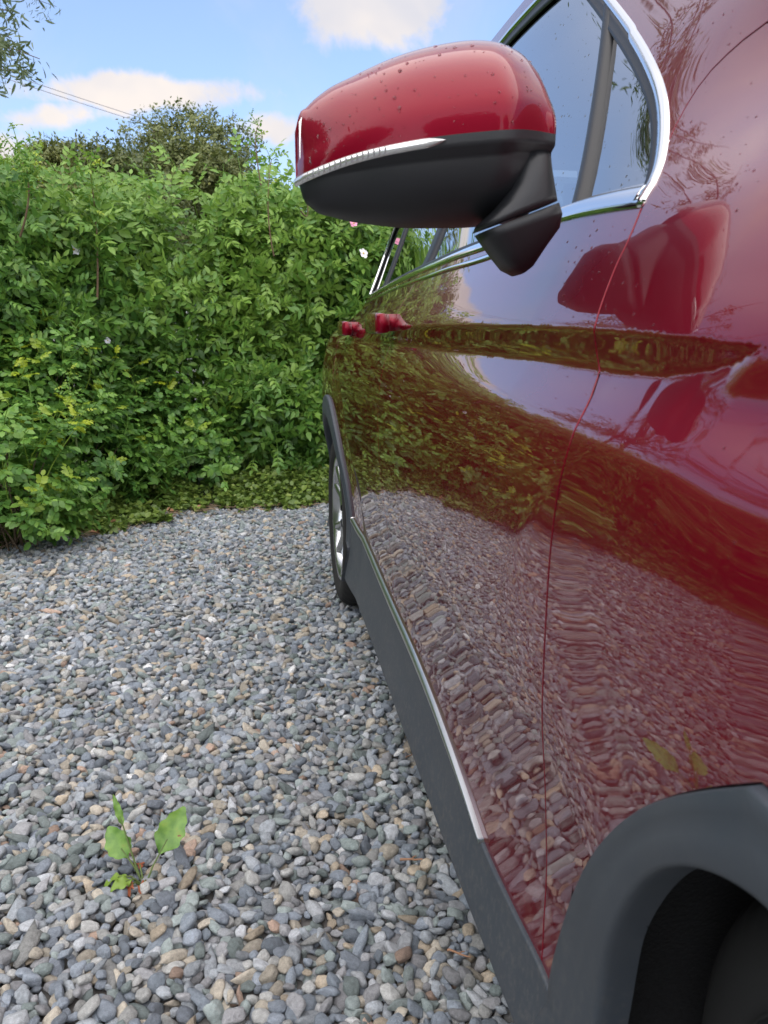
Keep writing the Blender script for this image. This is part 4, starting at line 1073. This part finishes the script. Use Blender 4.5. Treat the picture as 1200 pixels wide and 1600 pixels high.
def bank(nshoot, s_lo, s_hi, depth, r_, zlo=.05, zpow=1.0):
    s_ = r_.uniform(s_lo, s_hi, nshoot); P, Nn = from_s(s_); tz = r_.random(nshoot) ** zpow; z = zlo + tz * (hedge_top(P) - .28 - zlo)
    d_ = front_off(P, z) + depth(r_, nshoot); pos = np.column_stack([P + Nn * d_[:, None], z])
    dirs = np.column_stack([-Nn * r_.uniform(.15, .9, nshoot)[:, None], np.full(nshoot, .75)]) + r_.normal(0, .32, (nshoot, 3))
    dirs[:, 2] = np.abs(dirs[:, 2]) * np.where(r_.random(nshoot) < .22, -.2, 1)
    return pos, dirs, P, Nn, z
hedge = empty('hedge', (-.4, 5.6, 0)); tag(hedge, 'tall dense green hedge behind the gravel, seen beyond the car and reflected in its doors', 'hedge')
sA, sB = cum[-1] * .0, cum[-1]
iv = lambda x: float(cum[np.argmin(np.abs(eL - np.array(x)).sum(1))])
s_view0, s_view1 = iv((-1.9, 3.1)), iv((2.4, 4.9))
H_OFF = np.array([-.4, 5.6, 0])
blocks = []
blocks.append(bank(2100, s_view0, s_view1, lambda r_, k: r_.uniform(-.05, .10, k), r1, .20))
blocks.append(bank(1500, s_view0, s_view1, lambda r_, k: r_.uniform(.10, .40, k), r1, .02))
blocks.append(bank(900, s_view0, s_view1, lambda r_, k: r_.uniform(.4, .9, k), r1, .1, .7))
blocks.append(bank(1700, sA, s_view0, lambda r_, k: r_.uniform(-.05, .35, k), r1, .1))
blocks.append(bank(300, s_view1, sB, lambda r_, k: r_.uniform(-.05, .5, k), r1, .1))
pos = np.concatenate([b_[0] for b_ in blocks]); dirs = np.concatenate([b_[1] for b_ in blocks])
# left part of the view is rose growth: thin the big leaves low down there
uL = pos[:, 0] / pos[:, 1]
keep = ~((uL < -.17) & (pos[:, 1] > 2.2) & (pos[:, 2] < 1.15) & (r1.random(len(pos)) < .55))
hol = (uL > -.25) & (uL < -.07) & (pos[:, 1] > 3) & (pos[:, 2] > .55) & (pos[:, 2] < 1.35 + .1 * np.sin(pos[:, 0] * 9)) & (r1.random(len(pos)) < .45)
keep &= ~hol
pos, dirs = pos[keep], dirs[keep]
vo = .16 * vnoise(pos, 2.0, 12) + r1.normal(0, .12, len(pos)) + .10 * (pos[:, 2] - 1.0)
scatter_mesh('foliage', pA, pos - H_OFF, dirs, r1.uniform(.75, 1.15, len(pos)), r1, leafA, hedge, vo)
# top fringe: longer, paler shoots standing up against the sky
k_ = 420; s_ = r1.uniform(s_view0 - 2.0, s_view1, k_); P, Nn = from_s(s_); posT = np.column_stack([P + Nn * (front_off(P, np.full(k_, 1.9)) + r1.uniform(.0, .9, k_))[:, None], hedge_top(P) - .42 + r1.uniform(-.1, .16, k_)])
scatter_mesh('top_shoots', [shoot(r1, r1.uniform(.45, .62), 9, dict(L_=.17, pairs=3, ll=.062, lw=.34, shape='narrow', droop=.35)) for _ in range(6)], posT - H_OFF, np.column_stack([r1.normal(0, .22, (k_, 2)), np.ones(k_)]), r1.uniform(.65, 1.05, k_), r1, leafA, hedge, r1.uniform(.0, .45, k_))
# woody stems in the depth of the hedge
paths = []
for _ in range(620):
    s1 = r1.uniform(0, sB); P, Nn = from_s(np.array([s1])); p0 = np.append(P[0] + Nn[0] * r1.uniform(1.1, 1.6), 0); p1 = p0 + np.array([r1.normal(0, .22), r1.normal(0, .15), r1.uniform(1.0, 1.85)]); mid = (p0 + p1) / 2 + r1.normal(0, .09, 3)
    rr = r1.uniform(.004, .012); paths.append(([p0 - H_OFF, mid - H_OFF, p1 - H_OFF], [rr, rr * .8, rr * .35]))
V, Q = tube_arrays(paths, 5); link('stems', mesh_np('stems', V, quads=Q), bark, hedge)
# deep inner leaves that close the hedge from behind
k_ = 26000; s_ = r1.uniform(0, sB, k_); P, Nn = from_s(s_); z = r1.uniform(.0, 1.75, k_); d_ = front_off(P, z) + r1.uniform(.45, 1.2, k_)
scatter_mesh('inner_leaves', [tuple(list(leaflet(.11, .62, .1, .1)) + [np.full(8, .15), np.zeros(8)])], np.column_stack([P + Nn * d_[:, None], z]) - H_OFF, r1.normal(0, 1, (k_, 3)), r1.uniform(.7, 1.4, k_), r1, leafA, hedge, r1.uniform(-.1, .2, k_))

# ---- rose bushes: shorter shrubs with rounder leaflets and fresh yellow tips, along the front
pR = [shoot(r1, r1.uniform(.16, .30), 7, dict(L_=.095, pairs=3, ll=.043, lw=.62, shape='round', droop=.18), tipfresh=1.0, spread=1.1) for _ in range(10)]
def rose_bush(x, y, rad, h, ns, label, seed, stalks=0):
    r_ = np.random.default_rng(seed); root = empty('rose_bush', (x, y, 0)); tag(root, label, 'shrub', 'rose bushes in front of the hedge')
    th = r_.uniform(0, 6.28, ns); ph = np.arccos(r_.uniform(-.75, 1, ns)); rr = r_.uniform(.72, 1.0, ns) * (1 + .14 * np.sin(3 * th + seed))
    D = np.stack([np.sin(ph) * np.cos(th), np.sin(ph) * np.sin(th), np.cos(ph)], 1)
    P = D * rr[:, None] * np.array([rad, rad * .8, h * .5]) + np.array([0, 0, h * .44]); P[:, 2] = np.clip(P[:, 2], .03, None)
    dr = D * .55 + np.array([0, 0, .75]) + r_.normal(0, .2, (ns, 3)); fr = ((P[:, 2] > h * .35) & (r_.random(ns) < .5)).astype(float) * r_.uniform(.4, 1, ns)
    scatter_mesh('foliage', pR, P, dr, r_.uniform(.75, 1.15, ns), r_, leafB, root, .10 * vnoise(P, 5, seed) + r_.normal(0, .10, ns), fresh=fr)
    paths = []
    for i in range(0, ns, 6):
        b0 = np.array([r_.normal(0, .04), r_.normal(0, .03), 0]); paths.append(([b0, (b0 + P[i]) / 2 + np.array([0, 0, .04]), P[i]], [.005, .004, .002]))
    V, Q = tube_arrays(paths, 5); link('stems', mesh_np('stems', V, quads=Q), bark, root)
    return root
RB = [((10, 705), 4.0, .36, .62, 60, 'low rose bush with yellow tips at the far left edge of the gravel'),
      ((110, 705), 4.75, .34, .66, 70, 'rose bush with bright yellow shoot tips, second from the left along the gravel'),
      ((30, 830), 3.95, .17, .30, 26, 'smallest rose sprig, sprawling onto the gravel at the left'),
      ((20, 560), 4.7, .40, 1.15, 120, 'tall rose bush against the hedge at the left edge'),
      ((175, 560), 5.25, .42, 1.00, 120, 'broad rose bush in the hollow of the hedge below the white flower'),
      ((275, 640), 5.35, .30, .75, 70, 'rose bush standing before the dark gap in the hedge'),
      ((215, 735), 4.85, .10, .34, 9, 'single slim rose shoot rising from the ground cover'),
      ((290, 712), 5.4, .24, .42, 40, 'low rounded rose bush at the edge of the ground cover'),
      ((410, 692), 5.6, .22, .44, 30, 'small rose bush nearest the rear wheel of the car')]
for i, ((u, v), Y, rad, h, ns, lb) in enumerate(RB):
    q = px(u, v, Y=Y); rose_bush(q[0], Y, rad, h, ns, lb, 50 + i)
# tall fresh canes rising out of the roses
pC = [shoot(r1, r1.uniform(.10, .16), 5, dict(L_=.07, pairs=2, ll=.030, lw=.5, shape='round'), tipfresh=.8) for _ in range(5)]
def cane(u0, v0, u1, v1, Y, label, seed, m=stem_m, leafy=10, r0=.005):
    r_ = np.random.default_rng(seed); a_, b_ = px(u0, v0, Y=Y), px(u1, v1, Y=Y); root = empty('cane', tuple(a_)); tag(root, label, 'plant shoot', 'tall shoots rising through the hedge')
    mid = (a_ + b_) / 2 + r_.normal(0, .07, 3); ts = np.linspace(0, 1, 9)[:, None]; C = (1 - ts) ** 2 * a_ + 2 * ts * (1 - ts) * mid + ts ** 2 * b_
    V, Q = tube_arrays([([c - a_ for c in C], np.linspace(r0, r0 * .4, 9))], 6); link('stem', mesh_np('stem', V, quads=Q), m, root)
    if leafy:
        t_ = r_.uniform(.35, 1, leafy); t_[:2] = 1; P = (1 - t_)[:, None] ** 2 * a_ + 2 * (t_ * (1 - t_))[:, None] * mid + t_[:, None] ** 2 * b_ - a_
        scatter_mesh('leaves', pC, P, np.column_stack([r_.normal(0, .8, (leafy, 2)), np.full(leafy, .8)]), r_.uniform(.7, 1.2, leafy) * (1 if leafy > 6 else .75), r_, leafB, root, r_.uniform(0, .3, leafy))
    return root
cane(152, 468, 140, 262, 4.9, 'tall bare-based shoot with pale leaves rising left of the tree mound', 1, twig_m, 16, .007)
cane(120, 700, 108, 600, 4.2, 'pale green cane standing above the second rose bush', 2, stem_m, 5, .006)
cane(28, 380, 32, 240, 4.6, 'tall leafy shoot at the far left of the hedge top', 3, twig_m, 16, .006)
cane(408, 290, 404, 196, 5.2, 'lone reddish shoot with drooping tip above the hedge beside the mirror', 4, twig_m, 3, .0045)
cane(428, 400, 424, 250, 5.1, 'thin brown shoot in the hedge top near the mirror', 5, twig_m, 3, .005)
cane(470, 330, 474, 280, 5.1, 'short red-brown shoot just left of the mirror', 6, twig_m, 2, .005)

# ---- flowers
def flower(u, v, Y, rad, label, c, seed, tilt=.5):
    r_ = np.random.default_rng(seed); q = px(u, v, Y=Y); root = empty('flower', tuple(q)); tag(root, label, 'flower')
    m = simple('petal', c, .5); V, F = [], []
    for k in range(5):
        a = 2 * math.pi * k / 5 + r_.uniform(-.15, .15); M = rotm((1, 0, 0), 1.15 + r_.uniform(-.2, .2)) @ rotm((0, 1, 0), tilt) @ rotm((0, 0, 1), a)
        P = [(0, 0, 0), (-.38, .35, .1), (-.46, .75, .16), (-.1, 1.0, .12), (.1, 1.0, .13), (.46, .75, .14), (.38, .35, .1), (0, .55, .0)]
        o_ = len(V); V += [tuple(M @ (np.array(p_) * rad * r_.uniform(.85, 1.1))) for p_ in P]; F += [[o_ + 7, o_ + i, o_ + (i + 1) % 7] for i in range(7)]
    link('petals', mesh_np('petals', V, F=F), m, root)
    bm = bmesh.new(); bmesh.ops.create_icosphere(bm, subdivisions=2, radius=rad * .2); link('flower_centre', bm_mesh('flower_centre', bm, True), simple('pollen', (.55, .38, .05), .8), root)
flower(115, 390, 4.9, .036, 'white rose flower on the left part of the hedge', (.80, .80, .82), 1)
flower(568, 396, 5.0, .032, 'pale white flower in the hedge just below the mirror housing', (.80, .76, .76), 2)
flower(553, 349, 5.2, .026, 'small pink flower peeping out under the mirror', (.75, .28, .42), 3, .1)
flower(168, 532, 4.9, .020, 'faded white bloom low in the hedge hollow', (.72, .72, .76), 4)

# ---- ground cover, litter
k_ = 60000; s_ = r1.uniform(s_view0 - 1.0, s_view1, k_); P, Nn = from_s(s_); wv_ = .07 * vnoise(P, 9, 3) + .05 * vnoise(P, 24, 4)
d_ = -.02 + r1.beta(1.05, 1.5, k_) * 1.25 + wv_; z = .012 + r1.beta(1.4, 1.6, k_) * (.035 + .11 * ss(0, .35, d_))
cov = [tuple(list(leaflet(.032, .62, .12, .1, 'round')) + [np.full(8, .4), np.zeros(8)]), tuple(list(leaflet(.020, .8, .12, .1, 'round')) + [np.full(8, .55), np.zeros(8)])]
o = scatter_mesh('ground_cover', cov, np.column_stack([P + Nn * d_[:, None], z]), np.column_stack([r1.normal(0, .6, (k_, 2)), np.full(k_, 1.0)]), r1.uniform(.7, 1.7, k_), r1, leafD, None, r1.normal(0, .22, k_))
tag(o, kind='stuff'); o['label'] = 'low creeping green leaves between gravel and hedge'
paths = []
for _ in range(750):
    s1 = r1.uniform(s_view0 - .5, s_view1); P, Nn = from_s(np.array([s1])); c = np.append(P[0] + Nn[0] * r1.normal(.02, .075), .018 + r1.uniform(0, .012)); a = r1.normal(0, .9) + math.atan2(-Nn[0][0], Nn[0][1]); ln = r1.uniform(.02, .13)
    d = np.array([math.cos(a), math.sin(a), r1.normal(0, .06)]) * ln; paths.append(([c - d / 2, c + r1.normal(0, .004, 3), c + d / 2], [.0014, .0018, .001]))
V, Q = tube_arrays(paths, 4); o = link('dry_litter', mesh_np('dry_litter', V, quads=Q), simple('straw', (.34, .25, .16), .9)); tag(o, kind='stuff')
k_ = 70; s_ = r1.uniform(s_view0, s_view1, k_); P, Nn = from_s(s_)
o = scatter_mesh('dead_leaves', [tuple(list(leaflet(.05, .6, .3, -.2)) + [np.full(8, .5), np.full(8, 1.0)])], np.column_stack([P + Nn * r1.normal(.05, .10, k_)[:, None], np.full(k_, .03)]), np.column_stack([r1.normal(0, .5, (k_, 2)), np.ones(k_)]), r1.uniform(.5, 1.3, k_), r1, leaf_mat('dead_leaf', (.2, .1, .05), (.3, .16, .08), (.42, .26, .16), tip=(.38, .20, .11), transl=.1))
tag(o, kind='stuff')

# ---- dock weed growing in the gravel
def blade(L_, W, curve, twist=0.0, wav=.08, nu=16, nv=7, seed=0):
    """a broad leaf along +y, wavy margin, raised midrib"""
    r_ = np.random.default_rng(seed); V = []; ph = r_.uniform(0, 6.28)
    for i in range(nu + 1):
        t = i / nu; wd = W * (math.sin(math.pi * min(1, t * .93 + .05)) ** .75) * (1 - .35 * t) * (.25 + .75 * ss(0, .18, t)); a = curve * t
        y = L_ * (math.sin(a) / curve if curve else t); zz = -L_ * (1 - math.cos(a)) / curve if curve else 0
        for k in range(nv):
            s_ = 2 * k / (nv - 1) - 1; ed = wav * W * abs(s_) ** 3 * math.sin(t * 17 + ph + (2 if s_ > 0 else 0)) ; x = wd * s_ * (1 + .10 * math.sin(t * 26 + ph) * abs(s_))
            V.append((x, y, zz + .16 * wd * abs(s_) ** 1.2 + ed + .012 * W * math.sin(abs(s_) * 9 - t * 22)))
    V = np.array(V); F = [[i * nv + k, (i + 1) * nv + k, (i + 1) * nv + k + 1, i * nv + k + 1] for i in range(nu) for k in range(nv - 1)]
    if twist: V = V @ rotm((0, 1, 0), twist).T
    return V, F
wm_, n, l, p = mat('dock_leaf'); t = n.new('ShaderNodeTexCoord'); no = n.new('ShaderNodeTexNoise'); no.inputs['Scale'].default_value = 55; no.inputs['Detail'].default_value = 4
cr = n.new('ShaderNodeValToRGB'); E_ = cr.color_ramp.elements; E_[0].position = .32; E_[0].color = (.08, .19, .03, 1); E_[1].position = .60; E_[1].color = (.16, .30, .05, 1); x = E_.new(.695); x.color = (.20, .30, .05, 1); x = E_.new(.72); x.color = (.16, .06, .02, 1)
l.new(t.outputs['Object'], no.inputs['Vector']); l.new(no.outputs['Fac'], cr.inputs[0]); l.new(cr.outputs[0], p.inputs['Base Color']); p.inputs['Roughness'].default_value = .45; p.inputs['Subsurface Weight'].default_value = .15; p.inputs['Subsurface Radius'].default_value = (.004, .006, .001)
dead = simple('withered_leaf', (.26, .075, .03), .7); bumpy(dead, 90, .6, .003); mixd = simple('half_green_leaf', (.16, .26, .03), .5)
wb = px(226, 1372, z=.012); weed = empty('weed', tuple(wb)); tag(weed, 'small dock weed with two upright green leaves growing in the gravel', 'weed')
camdir = np.array([0, -1, 0])
def place_blade(L_, W, curve, az_, elv, roll, m, base=(0, 0, 0), seed=0, stalk=.03, name='leaf', wav=.08):
    V, F = blade(L_, W, curve, 0, wav, seed=seed); M = rotm((0, 0, 1), az_) @ rotm((1, 0, 0), elv) @ rotm((0, 1, 0), roll); d = M @ np.array([0, 1, 0]) * stalk
    V = V @ M.T + np.array(base) + d; o = link(name, mesh_np(name, V, F=F), m, weed)
    Vt, Qt = tube_arrays([([np.array(base) * .6 + np.array([0, 0, -.012]), np.array(base) + d * .4, np.array(base) + d + M @ np.array([0, L_ * .3, -.001])], [.0022, .0018, .0012])], 6); link('stalk', mesh_np('stalk', Vt, quads=Qt), stem_m, o)
place_blade(.094, .031, .40, -.85, .85, .75, wm_, (.006, .0, .004), 3, .042)          # right leaf, facing the camera
place_blade(.072, .028, .55, 1.05, .85, -.9, wm_, (-.012, .01, .006), 5, .034)           # left leaf
place_blade(.062, .008, .2, .75, 1.15, -.4, wm_, (-.018, .015, .02), 7, .075, wav=.3)    # thin curled leaf at far left
place_blade(.050, .016, 1.2, 1.7, .25, .2, mixd, (-.018, -.004, .008), 9, .014, wav=.2)
place_blade(.042, .014, .9, 2.3, .35, -.4, mixd, (-.012, -.01, .008), 11, .012, wav=.25)
place_blade(.036, .014, 1.6, 2.5, .15, .4, dead, (-.012, -.012, .004), 13, .010, wav=.4, name='withered_leaf')
place_blade(.030, .012, 1.8, .3, .6, .5, dead, (-.006, .006, .008), 15, .008, wav=.4, name='withered_leaf')
place_blade(.030, .011, 1.5, 2.9, .1, .3, dead, (.004, -.008, .003), 17, .008, wav=.4, name='withered_leaf')

# ---- twigs on the gravel by the sill
def twig(u, v, ln, ang, label, seed, r0=.0026):
    r_ = np.random.default_rng(seed); c = px(u, v, z=.022); d = np.array([math.cos(ang), math.sin(ang), .02]) * ln / 2; k = 6
    P = [-d + 2 * d * i / k + r_.normal(0, .0014, 3) for i in range(k + 1)]; q = P[3]; e = np.array([math.cos(ang + .7), math.sin(ang + .7), .1]) * ln * .28
    V, Q = tube_arrays([(P, np.linspace(r0, r0 * .55, k + 1)), ([q, q + e * .5 + r_.normal(0, .001, 3), q + e], [r0 * .6, r0 * .5, r0 * .3])], 6)
    o = link('twig', mesh_np('twig', V, quads=Q), simple('snapped_twig', (.36, .20, .12), .85)); o.location = tuple(c); tag(o, label, 'twig')
twig(643, 1343, .045, -.1, 'short reddish brown twig on the gravel beside the sill of the car', 1)
twig(717, 1490, .04, -.6, 'curved pale twig on the gravel close to the front of the sill', 2, .0022)
twig(640, 1180, .03, .5, 'tiny dry stick on the gravel midway along the car', 3, .0016)

# ---- trees
def crown(name, center, radii, n_, leafs, r_, m, parent, origin, lumps=18, inner=.55, up=.3):
    c = r_.normal(size=(lumps, 3)); c /= np.linalg.norm(c, axis=1)[:, None]; c *= r_.uniform(.35, .85, (lumps, 1)); rad = r_.uniform(.25, .48, lumps)
    pk = r_.integers(0, lumps, n_); D = r_.normal(size=(n_, 3)); D /= np.linalg.norm(D, axis=1)[:, None]; rr = r_.uniform(inner, 1.06, n_)
    P = (c[pk] + D * (rad[pk] * rr)[:, None]) * np.array(radii) + np.array(center)
    return scatter_mesh(name, leafs, P - origin, D * .6 + np.array([0, 0, up]) + r_.normal(0, .3, (n_, 3)), r_.uniform(.7, 1.3, n_), r_, m, parent, .22 * r_.normal(size=lumps)[pk] + r_.normal(0, .12, n_)), P
def tree(x, y, h_crown, radii, n_, label, seed, m, leafs, trunk_r=.12, lumps=18, cx=0):
    r_ = np.random.default_rng(seed); O = np.array([x, y, 0.0]); root = empty('tree', tuple(O)); tag(root, label, 'tree')
    C = np.array([x + cx, y, h_crown]); _, P = crown('crown', C, radii, n_, leafs, r_, m, root, O, lumps)
    paths = [([np.array([0, 0, -.05]), np.array([r_.normal(0, .08), 0, h_crown * .45]), C - O + np.array([0, 0, radii[2] * .3])], [trunk_r, trunk_r * .75, trunk_r * .3])]
    V, Q = tube_arrays(paths, 9); tr_ = link('trunk', mesh_np('trunk', V, quads=Q), bark, root); paths = []
    for i in r_.integers(0, len(P), 46):
        t = r_.uniform(.35, .9); a_ = np.array([0, 0, h_crown * .45]) * (1 - t) + (C - O) * t; b_ = P[i] - O; paths.append(([a_, (a_ + b_) / 2 + r_.normal(0, .08, 3), b_], [trunk_r * .3, trunk_r * .17, .008]))
    V, Q = tube_arrays(paths, 5); link('branches', mesh_np('branches', V, quads=Q), bark, tr_)
    return root
def sprig(r_, s_, nl, lw, m_shape='ovate'):
    m = LeafMesh()
    for k in range(nl):
        V, Q, T = leaflet(s_ * r_.uniform(.7, 1.2), lw, .1, .15, m_shape); M = rotm((0, 0, 1), r_.uniform(0, 6.28)) @ rotm((1, 0, 0), r_.uniform(-.3, 1.2)); m.add(V @ M.T + r_.normal(0, s_ * .7, 3), Q, T, r_.uniform(.1, .9))
    return m.arrays()
r2 = np.random.default_rng(77)
sp_s = [sprig(r2, .068, 16, .5) for _ in range(8)]; sp_l = [sprig(r2, .22, 12, .5) for _ in range(8)]; sp_n = [sprig(r2, .085, 12, .26, 'narrow') for _ in range(8)]
def wx(u, Y): return px(u, 530, Y=Y)[0]
tree(wx(232, 16), 16, 3.15, (2.75, 1.9, 1.72), 21000, 'rounded olive-green tree forming the highest mound behind the hedge', 1, leafC, sp_s, .16, 26)
tree(wx(120, 13), 13, 2.6, (1.6, 1.2, 1.35), 5200, 'darker olive tree behind the hedge, left of the mound', 2, leafC, sp_s, .12, 20)
tree(wx(410, 18), 18, 2.7, (1.9, 1.5, 1.6), 3200, 'lower tree behind the hedge between the mound and the mirror', 3, leafC, sp_s, .14, 20)
tree(wx(-40, 14), 14, 2.6, (1.5, 1.2, 1.2), 1800, 'small tree behind the hedge at the far left edge of the view', 4, leafC, sp_s, .12, 16)
# trees that only show as reflections in the paint and glass
tree(-7.5, 1.5, 3.8, (2.2, 2.4, 2.3), 2600, 'broad tree left of the gravel, seen reflected in the front fender', 5, leafC, sp_l, .18, 22)
tree(-8.5, -4.5, 4.2, (2.4, 2.6, 2.6), 2400, 'broad tree behind the viewpoint to the left, seen reflected in the paint', 6, leafC, sp_l, .18, 22)
tree(-2.5, -11, 4.0, (2.6, 2.2, 2.7), 2200, 'broad tree behind the viewpoint, seen reflected in the mirror cap', 7, leafC, sp_l, .2, 22)
tree(3.6, -12, 3.6, (2.2, 2.0, 2.3), 1800, 'round tree behind the car front, seen reflected in the mirror cap', 8, leafC, sp_l, .2, 20)
# tree whose outer bough hangs into the top left corner
O = np.array([wx(-330, 8.0), 8.0, 0]); bt = empty('tree', tuple(O)); tag(bt, 'pale narrow-leaved tree whose drooping bough enters at the top left corner', 'tree')
r3 = np.random.default_rng(5)
V, Q = tube_arrays([([np.array([0, 0, -.05]), np.array([.1, 0, 2.2]), np.array([.5, -.1, 4.2])], [.14, .11, .05])], 9); tk = link('trunk', mesh_np('trunk', V, quads=Q), bark, bt)
paths = []; PP = []; DD = []
def bough(a_, b_, r0, n_, sag):
    ts = np.linspace(0, 1, 9)[:, None]; mid = (a_ + b_) / 2 + np.array([0, 0, sag]); C = (1 - ts) ** 2 * a_ + 2 * ts * (1 - ts) * mid + ts ** 2 * b_; paths.append(([c - O for c in C], np.linspace(r0, .003, 9)))
    for _ in range(n_):
        t = r3.uniform(.35, 1) ; c = (1 - t) ** 2 * a_ + 2 * t * (1 - t) * mid + t ** 2 * b_; e = c + np.array([r3.normal(0, .16), r3.normal(0, .16), -r3.uniform(.0, .30)]); paths.append(([c - O, (c + e) / 2 - O + r3.normal(0, .02, 3), e - O], [.004, .003, .0015]))
        for q in np.linspace(.2, 1, 7): PP.append(c + (e - c) * q + r3.normal(0, .035, 3)); DD.append((e - c) + r3.normal(0, .1, 3))
A0 = O + np.array([.35, 0, 3.6])
for (u, v, Y) in [(62, 92, 7.0), (40, 118, 7.2), (18, 60, 7.0), (30, 20, 7.1), (5, 95, 7.3), (-20, 40, 7.2), (-40, 110, 7.0), (10, -30, 7.2), (-60, 0, 7.0), (-30, -60, 7.3)]:
    bough(A0 + r3.normal(0, .1, 3), px(u, v, Y=Y), .022, 7, .25)
for (u, v) in [(60, -180), (150, -260), (240, -300), (330, -330), (90, -420), (200, -470), (300, -520), (380, -430), (10, -320), (-60, -200)]:
    bough(A0 + r3.normal(0, .2, 3) + np.array([0, 0, .6]), px(u, v, Y=r3.uniform(6.3, 7.4)), .028, 11, .5)
for _ in range(26):
    b_ = O + np.array([r3.normal(0, 1.1), r3.normal(0, 1.0), 4.6 + r3.normal(0, .7)]); bough(O + np.array([.3, 0, r3.uniform(2.6, 4.1)]), b_, .03, 5, .2)
V, Q = tube_arrays(paths, 5); link('branches', mesh_np('branches', V, quads=Q), bark, tk)
PP = np.array(PP); DD = np.array(DD)
scatter_mesh('crown', sp_n, PP - O, DD, r3.uniform(.6, 1.1, len(PP)), r3, leafE, bt, r3.normal(.1, .2, len(PP)))
# ---- overhead wires and the pole they run to
pb = px(243, 195, z=6.2); V, Q = tube_arrays([([np.zeros(3), np.array([0, 0, 3.2]), np.array([0, 0, 6.22])], [.14, .12, .10])], 12); o = link('utility_pole', mesh_np('utility_pole', V, quads=Q), bark); o.location = (pb[0], pb[1] + .1, 0); tag(o, 'wooden pole standing behind the olive-green tree mound, carrying the wires', 'pole')
for i, (v0, v1) in enumerate(((112, 192), (120, 199))):
    a_, b_ = px(0, v0, z=6.2 - .0 * i), px(243, v1, z=6.2); d = b_ - a_; P = [a_ + d * t + np.array([0, 0, -.25 * (1 - ((t - .5) / 3.5) ** 2) + .25]) for t in np.linspace(-2.0, 1.0, 24)]
    V, Q = tube_arrays([([p_ - a_ for p_ in P], [.007] * 24)], 5); o = link('overhead_wire', mesh_np('overhead_wire', V, quads=Q), simple('wire', (.32, .32, .34), .6)); o.location = tuple(a_)
    tag(o, ('upper' if i == 0 else 'lower') + ' of the two thin wires crossing the sky at the left', 'wire', 'overhead wires')
